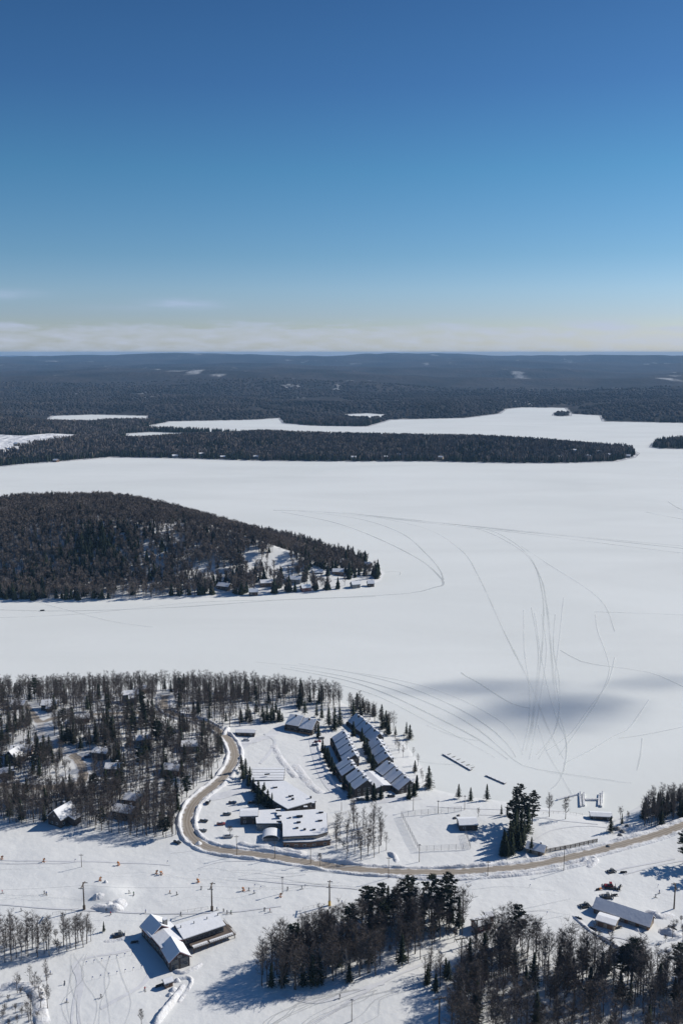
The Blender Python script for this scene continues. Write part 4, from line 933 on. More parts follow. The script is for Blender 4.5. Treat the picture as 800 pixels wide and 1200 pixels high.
# ---- houses on the island and the far strip
IS = [(263, 690, 14, 9, M_dark, 'wide dark house behind the shore trees, left end of the island houses'), (312, 686, 13, 9, M_brown, 'brown house with long white roof on the island shore'), (296, 675, 11, 8, M_dark, 'dark house upslope behind the island shore houses'),
      (345, 682, 15, 9, M_grey, 'grey house with snowy yard in the island clearing'), (358, 692, 10, 7, M_red, 'red boathouse at the island water edge'), (372, 674, 11, 8, M_dark, 'dark house under the island spruces'), (396, 673, 12, 8, M_brown, 'brown house above the bright point clearing'),
      (400, 662, 9, 7, M_dark, 'small cottage high among the point spruces'), (416, 688, 9, 7, M_grey, 'grey cottage with blue gable on the open point'), (434, 687, 7, 6, M_dark, 'small dark cottage nearest the tip of the point'), (363, 652, 9, 7, M_tan, 'pale cottage in the wood above the clearing'),
      (431, 665, 8, 6, M_tan, 'pale cabin on the back of the point tip'), (332, 668, 10, 8, M_grey, 'grey chalet on the lower wooded slope'), (297, 697, 9, 5, M_dark, 'low dark boathouse left of the red one')]
for i, a in enumerate(IS): cottage(a[0], a[1], a[2], a[3], 3.6, 2.6, R((i*37) % 50-25), a[4], a[5], 'houses on the wooded island', hf=isle_h)
FS_ = [(66, 541), (205, 536), (236, 534), (262, 537), (300, 537), (414, 538), (452, 537), (467, 535), (516, 538), (640, 533), (655, 537), (672, 530), (688, 536), (700, 531), (712, 535), (724, 533), (735, 536), (20, 522), (55, 519)]
FL = ['farthest left roof by the far shore', 'white roof left of the far shore middle', 'lone pale roof on the far shore left of centre', 'small roof just right of the lone pale roof', 'roof where the far shore juts out slightly', 'white roof in a gap of the far shore trees', 'boathouse roof on the far shore right of centre', 'roof tucked behind the boathouse', 'pale roof under tall far shore trees', 'first roof of the cluster near the far point', 'waterside roof of the far point cluster', 'upper roof of the far point cluster', 'waterside cottage in the middle of the far point cluster', 'high cottage in the middle of the far point cluster', 'cottage near the right end of the far point', 'upper cottage near the right end of the far point', 'last roof at the very tip of the far point', 'farmhouse in the snowy field at far left', 'barn at the right of the far left field']
for i, ((a, b), lb) in enumerate(zip(FS_, FL)):
    t = cottage(a, b, 12+(i*5) % 4, 9, 3.5+(i % 3)*.6, 2.6, R((i*53) % 60-30), (M_brown, M_grey, M_tan)[i % 3], lb, 'roofs along the far shore', hf=lambda x, y: far_h(x, y), win=False, chim=False)
# ------------------------------------------------------------------ planting
def sub_grove(names):
    """choose wording by where in its wood a tree stands"""
    def f(x, y, kd, base, hh=12):
        hgt = {'bare': 'leafless tree', 'polar': 'pale leafless tree', 'shrub': 'leafless bush', 'spruce': 'dark spruce', 'cedar': 'narrow cedar', 'pine': 'ragged pine'}[kd]
        for (cx, cy, txt) in sorted(names, key=lambda q: (atz(q[0], q[1], 2.6)[0]-x)**2+(atz(q[0], q[1], 2.6)[1]-y)**2): return hgt+' '+txt
    return f
# bottom right wood
sg = sub_grove([(560, 1125, 'at the back tip of the bottom right wood'), (540, 1165, 'at the upper left edge of the bottom right wood'), (545, 1200, 'at the lower left edge of the bottom right wood'), (580, 1150, 'just inside the left edge of the bottom right wood'), (590, 1195, 'left of the snowy gap in the bottom right wood'), (620, 1130, 'at the back edge of the bottom right wood'), (640, 1190, 'around the snowy gap in the bottom right wood'), (690, 1155, 'in the middle of the bottom right wood below the sheds'), (665, 1165, 'right of the snowy gap in the bottom right wood'), (735, 1175, 'around the spreading pine of the bottom right wood'), (700, 1185, 'in the low middle of the bottom right wood'), (720, 1210, 'at the bottom edge of the photo in the lower right wood'), (770, 1155, 'at the back right of the bottom right wood'), (795, 1190, 'in the bottom right corner of the photo'), (765, 1195, 'left of the bottom right corner in the wood')])
scatter([(524, 1260), (528, 1200), (532, 1170), (548, 1132), (566, 1108), (588, 1102), (615, 1108), (650, 1126), (700, 1136), (760, 1146), (860, 1146), (860, 1262)], 5.0, (('bare', .64), ('polar', .20), ('spruce', .09), ('shrub', .07)), (12, 19), '', 'trees of the bottom right wood', dens=.20, sub=sg, seed=1)
scatter([(530, 1195), (535, 1165), (560, 1120), (590, 1108), (600, 1125), (570, 1160), (556, 1200)], 4.6, (('bare', .6), ('spruce', .3), ('shrub', .1)), (11, 16), '', 'trees of the bottom right wood', sub=sg, seed=2)
scatter([(620, 1118), (700, 1134), (860, 1144), (860, 1185), (760, 1185), (660, 1165)], 5.6, (('bare', .76), ('spruce', .24)), (12, 17), '', 'trees of the bottom right wood', sub=sg, seed=3)
# grove beside the slope
sg = sub_grove([(325, 1145, 'at the left end of the slope side grove'), (380, 1150, 'on the lower edge of the slope side grove'), (380, 1105, 'on the upper left flank of the slope side grove'), (430, 1100, 'in the dark heart of the slope side grove'), (460, 1130, 'in the thin lower part of the slope side grove'), (500, 1085, 'along the top of the slope side grove'), (530, 1090, 'at the right end of the slope side grove')])
gp = 'trees of the slope side grove'
scatter([(303, 1152), (322, 1130), (362, 1106), (392, 1094), (420, 1086), (460, 1074), (505, 1072), (544, 1084), (541, 1101), (505, 1118), (460, 1140), (410, 1152), (360, 1160), (315, 1160)], 4.4, (('bare', .78), ('polar', .06), ('spruce', .10), ('shrub', .06)), (12, 18), '', gp, dens=.18, sub=sg, seed=4)
scatter([(300, 1152), (322, 1122), (362, 1098), (400, 1100), (420, 1120), (440, 1140), (400, 1154), (350, 1162), (312, 1162)], 5.2, (('bare', .86), ('spruce', .14)), (12, 18), '', gp, sub=sg, seed=24)
scatter([(398, 1098), (420, 1082), (452, 1068), (500, 1066), (532, 1076), (520, 1094), (470, 1104), (430, 1108), (405, 1112)], 6.6, (('pine', .6), ('spruce', .4)), (12, 17), '', gp, sub=sg, seed=5)
for (a, b, h, lb) in ((523, 1083, 24, 'tallest ragged pine, open crowned, at the right end of the slope side grove'), (478, 1078, 21, 'broad dark pine in the middle of the grove top'), (446, 1082, 19, 'dark pine at the left shoulder of the grove top'), (505, 1080, 22, 'thick pine next to the tallest one on the grove'),
                      (344, 1127, 17, 'pale topped pine on the upper left flank of the grove')): tr('pine', a, b, h, lb)
for (a, b, h, lb) in ((318, 1158, 11, 'dark spruce at the lower left tip of the grove'), (366, 1156, 14, 'full dark spruce at the bottom edge of the grove'), (355, 1157, 11, 'spruce just left of the full one at the grove bottom'), (409, 1151, 8, 'small lone spruce on the snow under the grove'), (374, 1152, 12, 'spruce just right of the full one at the grove bottom'), (332, 1154, 10, 'bushy spruce between grove tip and the full spruce')): tr('spruce', a, b, h, lb)
scatter([(494, 1158), (496, 1140), (508, 1132), (524, 1138), (527, 1154), (512, 1162)], 3.2, (('bare', .8), ('spruce', .2)), (8, 12), 'leafless tree in the small round clump between grove and bottom right wood', 'round clump on the slope', seed=6)
tr('spruce', 501, 1150, 8, 'small spruce at the left of the round clump on the slope')
for (a, b, h, lb) in ((606, 1106, 18, 'dense dark pine rising alone above the back of the bottom right wood'), (739, 1152, 19, 'spreading pine sticking out of the bottom right wood under the sheds'), (795, 1155, 18, 'spreading pine at the right edge of the photo bottom'), (728, 1150, 15, 'smaller pine left of the spreading one under the sheds'), (682, 1147, 13, 'bushy pine in the bottom right wood left of the sheds'),
                      (800, 1012, 17, 'tall pine at the right edge beside the road')): tr('pine', a, b, h, lb)
for k, (a, b, h) in enumerate(((816, 1016, 17), (828, 1010, 18), (842, 1020, 16), (830, 1030, 17))): tr('pine', a, b, h, 'pine just beyond the right edge throwing its shadow over the slope', 'pines beyond the right edge')
# left rows
sg = sub_grove([(10, 1110, 'at the left end of the bare row above the beginner slope'), (50, 1112, 'in the middle of the bare row above the beginner slope'), (95, 1104, 'at the right end of the bare row above the beginner slope'), (20, 1135, 'below the bare row at the far left'), (50, 1175, 'on the bank in the bottom left corner'), (15, 1185, 'inside the bottom left corner')])
scatter([(-30, 1098), (0, 1100), (60, 1102), (100, 1100), (110, 1104), (104, 1110), (60, 1120), (0, 1132), (-30, 1136)], 3.3, (('polar', .75), ('bare', .15), ('shrub', .10)), (11.5, 15), '', 'row of bare trees at left', sub=sg, seed=7)
scatter([(-30, 1150), (0, 1146), (45, 1140), (60, 1152), (58, 1180), (46, 1215), (20, 1230), (-30, 1230)], 3.8, (('shrub', .42), ('bare', .50), ('polar', .08)), (7, 11), '', 'scrub in the bottom left corner', dens=.42, sub=sg, seed=8)
for (a, b, h, lb) in ((92, 1105, 13, 'broad bare tree at the right end of the bare row'), (107, 1103, 8, 'short bare tree between the bare row and the little spruce'), (166, 1202, 7, 'lone leafless tree at the bottom edge beside the snow bank'), (375, 1015, 7, 'young bare tree beside the road below the hotel')): tr('bare', a, b, h, lb)
tr('spruce', 122, 1092, 5, 'little spruce beside the parked groomer left of the lodge')
# hotel trees
sg = sub_grove([(395, 985, 'beside the hotel wall'), (430, 1000, 'in the open bare group right of the hotel'), (445, 980, 'at the back of the bare group right of the hotel'), (410, 1003, 'near the road in front of the bare group by the hotel')])
scatter([(384, 980), (392, 962), (420, 958), (450, 972), (455, 998), (430, 1008), (405, 1008), (392, 998)], 5.2, (('bare', .85), ('shrub', .15)), (9, 14), '', 'bare trees right of the hotel', sub=sg, seed=9)
for i, (a, b, h) in enumerate(((283, 905, 11), (288, 911, 12), (293, 917, 10), (297, 928, 9), (303, 938, 12), (308, 944, 12), (314, 947, 11), (319, 949, 10), (310, 938, 11), (303, 945, 10), (291, 923, 8), (285, 915, 10))):
    tr('spruce', a, b, h, 'dark spruce in the hedge like line left of the hotel roofs', 'spruces along the hotel')
for (a, b, h, lb) in ((410, 935, 9, 'cedar at the near left corner of the inner row'), (438, 937, 10, 'cedar at the near end between the condominium rows'), (430, 938, 8, 'lower cedar beside the gable of the inner row'), (381, 889, 9, 'green cedar by the lane left of the inner row'), (386, 898, 9, 'cedar left of the inner row, second along the lane'), (392, 908, 8, 'cedar left of the inner row, third along the lane'),
                      (485, 933, 8, 'cedar against the gable of the nearest lakeside block'), (433, 893, 10, 'cedar between the rows at the middle blocks'), (437, 902, 10, 'cedar between the rows by the garage'), (427, 877, 9, 'cedar between the rows behind the middle blocks'), (373, 864, 9, 'cedar hugging the two unit block'), (384, 893, 10, 'broad cedar squeezed between lane and inner row'), (389, 903, 9, 'broad cedar farther down the lane beside the inner row'), (378, 882, 9, 'cedar at the top of the lane beside the inner row'), (424, 868, 9, 'cedar between the rows near their far end'), (430, 884, 11, 'big cedar halfway between the two rows'), (404, 925, 9, 'cedar beside the last lane bend below the inner row'), (479, 936, 9, 'cedar in front of the nearest lakeside gable'), (488, 925, 9, 'cedar on the lake side of the nearest lakeside block'), (446, 936, 8, 'cedar at the mouth of the yard between the rows'), (414, 862, 10, 'cedar behind the longest inner row')): tr('cedar', a, b, h, lb)
for (a, b, h, lb) in ((502, 924, 14, 'full spruce standing alone right of the lakeside row'), (414, 848, 15, 'tall spruce between the rows at their far end'), (392, 855, 16, 'tall spruce right of the two unit block'), (385, 851, 14, 'second spruce right of the two unit block'), (377, 843, 12, 'spruce just behind the two unit block'), (371, 840, 11, 'small spruce behind the roof of the two unit block'), (357, 838, 11, 'spruce peeking over the two unit block'), (398, 850, 13, 'spruce behind the longest inner row'),
                      (480, 866, 10, 'shore spruce right of the lakeside row'), (476, 861, 9, 'shore spruce left of its taller neighbour'), (463, 862, 7, 'small spruce on the open shore snow'), (452, 852, 12, 'spruce over the farthest lakeside block'), (447, 846, 13, 'spruce on the far shore corner'), (418, 832, 13, 'spruce at the far left of the shore trees'),
                      (537, 936, 9, 'smallest spruce in the shore trio left'), (551, 938, 8, 'middle little spruce of the shore trio'), (570, 938, 10, 'right hand spruce of the shore trio'), (715, 975, 9, 'spruce on the rocky shore near the boathouse'), (728, 966, 6, 'small spruce above the rocky shore'),
                      (622, 1000, 9, 'spruce standing tight behind the roadside cabin'), (587, 955, 6, 'small spruce left of the tall dark pines'), (594, 956, 7, 'small spruce leaning on the tall dark pines')): tr('spruce', a, b, h, lb)
for (a, b, h, lb) in ((607, 962, 21, 'tallest dark pine of the clump by the rink'), (623, 966, 19, 'right hand pine of the dark clump by the rink'), (614, 970, 18, 'pine in front of the two tallest by the rink'), (600, 972, 17, 'left pine of the dark clump by the rink')): tr('pine', a, b, h, lb)
for i, (a, b, h) in enumerate(((610, 980, 14), (603, 985, 14), (597, 992, 13), (591, 1000, 11), (606, 992, 12), (599, 1001, 11), (613, 986, 11), (590, 993, 9), (618, 976, 13), (608, 996, 9), (594, 1004, 8), (600, 990, 12), (612, 992, 10), (604, 978, 13), (596, 997, 10), (588, 1003, 8))): tr('cedar' if i % 2 else 'spruce', a, b, h*1.1, 'evergreen in the line running from the tall pines to the road', 'evergreens from the pines to the road')
for (a, b, h, lb) in ((643, 957, 13, 'round bare tree left of its twin on the open shore'), (662, 960, 12.5, 'round bare tree right of its twin on the open shore'), (560, 957, 5, 'thin bare tree behind the rink hut'), (433, 968, 7, 'bare tree close to the hotel corner'), (726, 960, 7, 'bare tree among the shore rocks'), (735, 963, 6, 'bare bush shaped tree right of the shore rocks')): tr('bare', a, b, h, lb)
# shore wood right
sg = sub_grove([(760, 955, 'at the left end of the right shore wood'), (785, 958, 'in the middle of the right shore wood'), (800, 950, 'at the right edge of the photo in the shore wood')])
scatter([(752, 968), (755, 950), (780, 942), (800, 936), (870, 924), (870, 935), (800, 960), (775, 972)], 2.8, (('bare', .6), ('spruce', .2), ('cedar', .2)), (10, 14), '', 'trees of the right shore wood', sub=sg, seed=10)
scatter([(775, 1095), (800, 1080), (850, 1075), (850, 1125), (800, 1120), (780, 1115)], 4.5, (('shrub', .7), ('bare', .3)), (7, 10), 'leafless bush on the rough ground right of the sheds', 'bushes right of the sheds', seed=11)
# shore trees round the condominiums
sg = sub_grove([(430, 832, 'on the shore behind the far lakeside block'), (455, 850, 'on the shore bend right of the lakeside row'), (480, 880, 'on the open shore right of the lakeside row'), (470, 905, 'close beside the nearest lakeside block')])
scatter([(404, 826), (420, 826), (440, 838), (458, 852), (466, 862), (455, 866), (440, 850), (425, 842), (408, 838)], 4.3, (('bare', .7), ('spruce', .3)), (9, 14), '', 'shore trees behind the condominiums', sub=sg, seed=12)
scatter([(462, 862), (474, 862), (492, 895), (500, 920), (490, 925), (478, 905), (462, 878)], 6.2, (('bare', .55), ('shrub', .4), ('spruce', .05)), (5, 9), '', 'open shore trees by the condominiums', sub=sg, seed=13)
# residential wood: dense back band, then looser wood
sg = sub_grove([(30, 825, 'in the back of the residential wood, left'), (100, 822, 'in the back of the residential wood left of the tall grey house'), (170, 830, 'in the back of the wood beside the tall grey house'), (225, 825, 'in the back of the wood where the road disappears'), (270, 825, 'in the dense back of the wood above the road bend'), (320, 822, 'at the lake side back of the wood behind the garage'), (345, 835, 'left of the two unit condominium block'), (385, 822, 'at the lakeward end of the back wood'), (15, 885, 'around the brown house at far left'), (60, 880, 'between brown house and sandy lane'), (85, 862, 'above the sandy lane bend'), (125, 880, 'around the dark cottage by the lane bend'), (140, 908, 'near the cottage with rounded snow roof'), (168, 860, 'around the clearing in the middle wood'), (20, 850, 'in the upper left of the wood'), (60, 925, 'below the sandy lane'), (120, 935, 'in the thick wood right of the lane'), (225, 890, 'in the residential wood beside the main road'), (20, 955, 'at the lower left edge of the residential wood'), (70, 960, 'around the large dark gabled house'), (105, 968, 'on the wood edge right of the large gabled house'), (150, 962, 'around the shaded dark house'), (200, 960, 'at the lower edge of the residential wood beside the road bend')])
gp = 'trees of the residential wood'
scatter([(-60, 813), (0, 812), (100, 810), (200, 807), (300, 807), (380, 817), (402, 824), (398, 832), (350, 826), (300, 828), (255, 846), (230, 842), (200, 828), (-60, 832)], 4.4, (('bare', .91), ('spruce', .08), ('pine', .01)), (11, 16), '', gp, sub=sg, seed=14)
scatter([(-60, 832), (200, 828), (232, 845), (262, 866), (268, 885), (250, 910), (222, 935), (212, 960), (206, 984), (150, 980), (100, 970), (0, 964), (-60, 962)], 4.7, (('bare', .76), ('spruce', .12), ('pine', .03), ('polar', .03), ('shrub', .06)), (10, 15.5), '', gp, dens=.18, sub=sg, seed=15)
scatter([(-60, 925), (0, 928), (100, 930), (190, 935), (212, 950), (206, 984), (150, 980), (100, 970), (0, 964), (-60, 962)], 4.3, (('bare', .65), ('polar', .22), ('shrub', .13)), (11, 15), '', gp, dens=.24, sub=sg, seed=16)
scatter([(-60, 835), (200, 830), (232, 848), (262, 866), (266, 885), (250, 908), (222, 933), (210, 960), (206, 980), (100, 966), (-60, 958)], 5.2, (('bare', .35), ('shrub', .65)), (7, 11), '', gp, dens=.34, sub=sg, seed=21)
scatter([(255, 850), (300, 832), (345, 838), (335, 846), (300, 850), (275, 856)], 5.5, (('bare', .6), ('spruce', .4)), (9, 14), '', gp, dens=.35, sub=sg, seed=17)
# conifer clumps in the residential wood
r3 = random.Random(5)
for (cx, cy, n, sx, sy, h) in ((165, 840, 12, 16, 8, 14), (128, 868, 9, 12, 6, 13), (82, 868, 10, 9, 5, 12), (60, 890, 8, 12, 8, 11), (140, 893, 7, 8, 6, 12), (49, 865, 2, 3, 2, 14), (217, 855, 3, 5, 3, 12), (240, 885, 6, 8, 8, 9), (108, 870, 4, 8, 5, 11), (10, 900, 6, 14, 8, 11),
                               (285, 820, 8, 12, 5, 15), (250, 822, 7, 14, 5, 13), (170, 880, 4, 6, 4, 11), (20, 850, 5, 14, 5, 11), (135, 925, 5, 10, 8, 8), (230, 838, 4, 6, 4, 12), (320, 845, 8, 14, 4, 11), (345, 830, 5, 10, 4, 12), (248, 915, 3, 4, 4, 8)):
    for i in range(n):
        p = G(cx+r3.uniform(-sx, sx), cy+r3.uniform(-sy, sy))
        if near_road(p.x, p.y, 5) or any((q[0]-p.x)**2+(q[1]-p.y)**2 < (q[2]*.8)**2 for q in BLD): continue
        trees.append(('spruce', p.x, p.y, p.z, h*(hq := r3.uniform(.55, 1.1)), ('low ' if hq < .73 else 'high ' if hq > .92 else '')+sg(p.x, p.y, 'spruce', ''), gp))
# ---- turn the list into objects: the 300 that show largest of each kind stand alone
def vis(t):
    x, y, z = t[1], t[2], t[3]; dz = (z+t[4]/2)-CAMZ; f = y*math.cos(PITCH)-dz*math.sin(PITCH); v = y*math.sin(PITCH)+dz*math.cos(PITCH)
    px = 400+FPX*x/f; py = 600-FPX*v/f; return (t[4]/f) if -25 < px < 825 and py < 1215 else 0
buckets = {}
for t in trees: buckets.setdefault('bare' if t[0] in ('bare', 'polar') else t[0], []).append(t)
nstuff = {}
for kd, lst in buckets.items():
    lst.sort(key=lambda t: -(vis(t)+(1 if t[6] is None else 0)))
    ind = lst[:298]; rest = lst[298:]
    protos = {}
    for t in ind:
        K = KIND[t[0]]; v = random.randrange(len(K[0])); key = (t[0], v); s = t[4]/K[1]
        if key not in protos:
            r = thing(K[4], t[5], 'bush' if t[0] == 'shrub' else 'tree', (t[1], t[2], t[3]), random.uniform(0, 6.28), t[6], s)
            K[0][v][0].obj('trunk', K[2], r); K[0][v][1].obj('crown', K[3], r); protos[key] = r; r['_p'] = 1
        else:
            r = dup(protos[key], (t[1], t[2], t[3]), random.uniform(0, 6.28), t[5], None, (s*random.uniform(.9, 1.1), s*random.uniform(.9, 1.1), s))
            if 'group' in r: del r['group']
            if t[6]: r['group'] = t[6]
    for r in protos.values(): del r['_p']
    if rest: nstuff[kd] = rest
for o in bpy.data.objects:
    if '_p' in o: del o['_p']
def med_bare(seed):
    T, K = bare_tree(seed, 15, .26, .8, 12); m = MB(); m.v = T.v+K.v; m.f = T.f+[tuple(i+len(T.v) for i in f) for f in K.f]; return m.tris()
if 'bare' in nstuff:
    q = nstuff['bare']; scatter_mesh('leafless_woodland', [med_bare(s) for s in (91, 92, 93, 94, 95)], np.array([(t[1], t[2], t[3]) for t in q]), np.array([t[4]/15 for t in q]), M_twig, 'dense leafless wood around the houses behind the ski slope', 'woodland')
if 'spruce' in nstuff:
    q = nstuff['spruce']; scatter_mesh('evergreen_woodland', [K.tris() for _, K in SPR], np.array([(t[1], t[2], t[3]) for t in q]), np.array([t[4]/14 for t in q]), M_needle, 'dark evergreens mixed into the wood around the houses', 'woodland')
print('TREES', {k: len(v) for k, v in buckets.items()})
# ---- island wood
n = 30000; x = rng.uniform(-560, 130, n); y = rng.uniform(940, 1560, n); s = sdf(x, y, ISLE); ok = s > 3.5
for a in IS:
    p = G(a[0], a[1], isle_h); ok &= ((x-p.x)/11)**2+((y-p.y+9)/20)**2 > 1
for (a, b, rx, ry) in ((250, 683, 26, 14), (335, 676, 16, 18), (385, 683, 26, 20), (410, 684, 24, 22), (425, 680, 16, 20), (285, 655, 8, 22), (262, 660, 9, 20), (208, 665, 6, 20), (316, 650, 9, 20)):
    p = G(a, b, isle_h); ok &= ~((((x-p.x)/rx)**2+((y-p.y)/ry)**2 < 1) & (rng.random(n) > .16))
x = x[ok]; y = y[ok]; s = s[ok]; z = isle_h(x, y)
c1 = Vector((*atz(115, 668, 12), 0)); c2 = Vector((*atz(30, 610, 20), 0))
tip = np.clip((x-atz(310, 670)[0])/70, 0, 1); pcon = .02+.28*(s < 12)+.75*np.exp(-(((x-c1.x)/52)**2+((y-c1.y)/50)**2))+.30*tip+.25*(fbm(x, y, 45, 2, 61) > .66)
yc = y > 1250; con = rng.random(len(x)) < pcon; front = y < 1250
thin = np.where((fbm(x, y, 38, 3, 91) < .44) & (x > atz(150, 680)[0]) & (y < 1180), .5, 1.0)
keepf = (rng.random(len(x))/thin < np.where(con, .7, 1.0))
x = x[keepf]; y = y[keepf]; z = z[keepf]; con = con[keepf]; hh = rng.uniform(.8, 1.12, len(x)); P3 = np.stack([x, y, z], 1)
scatter_mesh('island_leafless_wood', [bare_lo(s_, 14).tris() for s_ in range(6)], P3[~con], hh[~con], M_wtwig, 'grey brown leafless forest covering the domed island', 'forest')
scatter_mesh('island_evergreens', [spruce_lo(s_, 15).tris() for s_ in range(5)], P3[con], hh[con]*rng.uniform(.6, 1.1, con.sum()), M_wneed, 'dark evergreens along the shore and tip of the wooded island', 'forest')
# ---- far woods
def far_points(n, d0, d1, half):
    d = np.sqrt(rng.uniform(d0*d0, d1*d1, n)); a = rng.uniform(-half, half, n); return d*np.tan(a), d
n = 60000; x, y = far_points(n, 2000, 3500, R(23)); s = far_s(x, y); ok = (s > 5) & ~(sdf(x, y, FIELD) > 0)
for (a, b) in FS_:
    p = G(a, b, lambda u, v: far_h(u, v)); ok &= ~((np.abs(x-p.x) < 7) & (y < p.y+6) & (y > p.y-28))
x = x[ok]; y = y[ok]; s = s[ok]; z = far_h(x, y, s); con = rng.random(len(x)) < .22+.5*(s < 25)+.4*(fbm(x, y, 120, 2, 71) > .58)
hh = rng.uniform(.75, 1.15, len(x)); P3 = np.stack([x, y, z-1], 1)
scatter_mesh('far_shore_leafless_wood', [far_lo(s_, 15, 0).tris() for s_ in range(4)], P3[~con], hh[~con], M_wtwig, 'leafless forest on the long low point across the lake', 'forest')
scatter_mesh('far_shore_evergreens', [far_lo(s_, 16, 1).tris() for s_ in range(4)], P3[con], hh[con], M_wneed, 'dark evergreens on the long low point across the lake', 'forest')
n = 34000; x, y = far_points(n, 3500, 6500, R(22)); s = far_s(x, y); ok = (s > 8) & (rng.random(n) < np.clip((6500-y)/2000, 0, 1)) & ~(fbm(x, y, 260, 3, 88) < .33); x = x[ok]; y = y[ok]; s = s[ok]; z = far_h(x, y, s)
M_dome = mat('distant_canopy', (.032, .034, .034), .95, .3, .004, (.085, .075, .07), spec=.05, space='P')
scatter_mesh('distant_forest', [dome_lo(s_, 12).tris() for s_ in range(5)], np.stack([x, y, z-3], 1), rng.uniform(.7, 1.1, len(x)), M_dome, 'blue dark forest stretching to the horizon beyond the lakes', 'forest')
# ------------------------------------------------------------------ small objects
def ring(mb, c, ax, r, w_, n=12):
    a = Vector(c); d = Vector(ax); return mb.tube(a-d*w_/2, a+d*w_/2, r, r, n)
def make_car(name, label, loc, rz, m, group, pickup=False):
    t = thing(name, label, 'pickup' if pickup else 'car', loc, rz, group)
    b = MB(); prof = [(-2.2, .35), (2.15, .35), (2.25, .6), (2.15, .85), (1.1, 1.0), (-1.5, 1.05), (-2.2, .95)] if not pickup else [(-2.7, .5), (2.5, .5), (2.6, .8), (2.5, 1.1), (1.3, 1.2), (-2.7, 1.2)]
    k = len(prof)
    for yy, sc in ((-.88, 1), (-.8, 1.0), (.8, 1.0), (.88, 1)): b.v += [(p[0]*(.985 if abs(yy) > .85 else 1), yy, p[1]) for p in prof]
    for j in range(3): b.f += [(j*k+i, j*k+(i+1) % k, (j+1)*k+(i+1) % k, (j+1)*k+i) for i in range(k)]
    b.f += [tuple(reversed(range(k))), tuple(3*k+i for i in range(k))]; b.obj('body', m, t)
    g = MB(); a0, a1, b0, b1, zt, zb = (-1.7, 1.0, -1.2, .35, 1.48, 1.0) if not pickup else (-.8, 1.3, -.6, .7, 1.85, 1.2)
    g.v = [(a0, -.8, zb), (a1, -.8, zb), (a1, .8, zb), (a0, .8, zb), (b0, -.66, zt), (b1, -.66, zt), (b1, .66, zt), (b0, .66, zt)]; g.f = [(0, 3, 2, 1), (4, 5, 6, 7), (0, 1, 5, 4), (1, 2, 6, 5), (2, 3, 7, 6), (3, 0, 4, 7)]; g.obj('windows', M_glass, t)
    rf = MB().box(b0-.05, b1+.05, -.7, .7, zt+.003, zt+.06).obj('car_roof', m, t); MB().box(b0, b1, -.62, .62, zt+.063, zt+.2).obj('roof_snow', M_roofsnow, rf)
    for sx in ((-1.35, 1.4) if not pickup else (-1.7, 1.7)):
        for sy in (-.82, .82):
            w_ = ring(MB(), (sx, sy, .33), (0, 1, 0), .34, .22).obj('wheel', M_black, t); ring(MB(), (sx, sy*1.145, .33), (0, 1, 0), .2, .04, 8).obj('rim', M_steel, w_)
    for sy in (-.6, .6): MB().box(2.2, 2.28, sy-.16, sy+.16, .66, .8).obj('headlight', M_trim, t); MB().box(-2.24 if not pickup else -2.73, -2.18 if not pickup else -2.69, sy-.16, sy+.16, .72, .86).obj('tail_light', CARC['red'], t)
    return t
cars = [(244, 941, 'black', 80, 'dark car alone by the snow bank at the top of the hotel lot'), (272.5, 941.5, 'blue', 10, 'dark blue car at the top middle of the hotel lot'), (266, 955, 'grey', 5, 'grey car in the middle of the hotel lot'), (239, 963, 'black', -10, 'black car on the left side of the hotel lot, upper of two'),
        (259, 966.5, 'red', 5, 'dark red car in the lower middle of the hotel lot'), (237.5, 974.5, 'grey', 0, 'grey car on the left side of the hotel lot, lower of two'), (295, 941.5, 'black', 10, 'black car in the shade of the hotel spruces'), (267.5, 981.5, 'silver', 5, 'silver pickup beside a bare bush near the road'), (289, 868, 'white', -5, 'pale car in front of the half buried garage'),
        (372, 870, 'red', 20, 'red car on the lane under the two unit block'), (369, 874, 'blue', 20, 'blue car just below the red one on the lane'), (376, 866, 'grey', 20, 'grey car nearest the wall of the two unit block'),
        (422, 938, 'grey', 5, 'grey car under the gable of the inner row'), (458, 934, 'black', 8, 'black car between the rows at the lakeside block'), (208, 988, 'black', -40, 'dark car on the outside of the road bend'), (36, 890, 'grey', 10, 'grey car in the yard of the brown house at far left'),
        (103, 888, 'blue', 20, 'blue car on the side drive by the lane bend')]
for i, (a, b, c, rz, lb) in enumerate(cars):
    p = G(a, b); p.z += .06; make_car('pickup_truck' if 'pickup' in lb else 'parked_car', lb, p, R(rz), CARC[c], 'parked vehicles', 'pickup' in lb)
tr_b = KIND['shrub']; p = G(270, 979); r = thing('bare_shrub', 'leafless bush in the hotel lot behind the silver pickup', 'bush', p, 1, None, .8); tr_b[0][0][0].obj('trunk', M_bark, r); tr_b[0][0][1].obj('crown', M_twig, r)
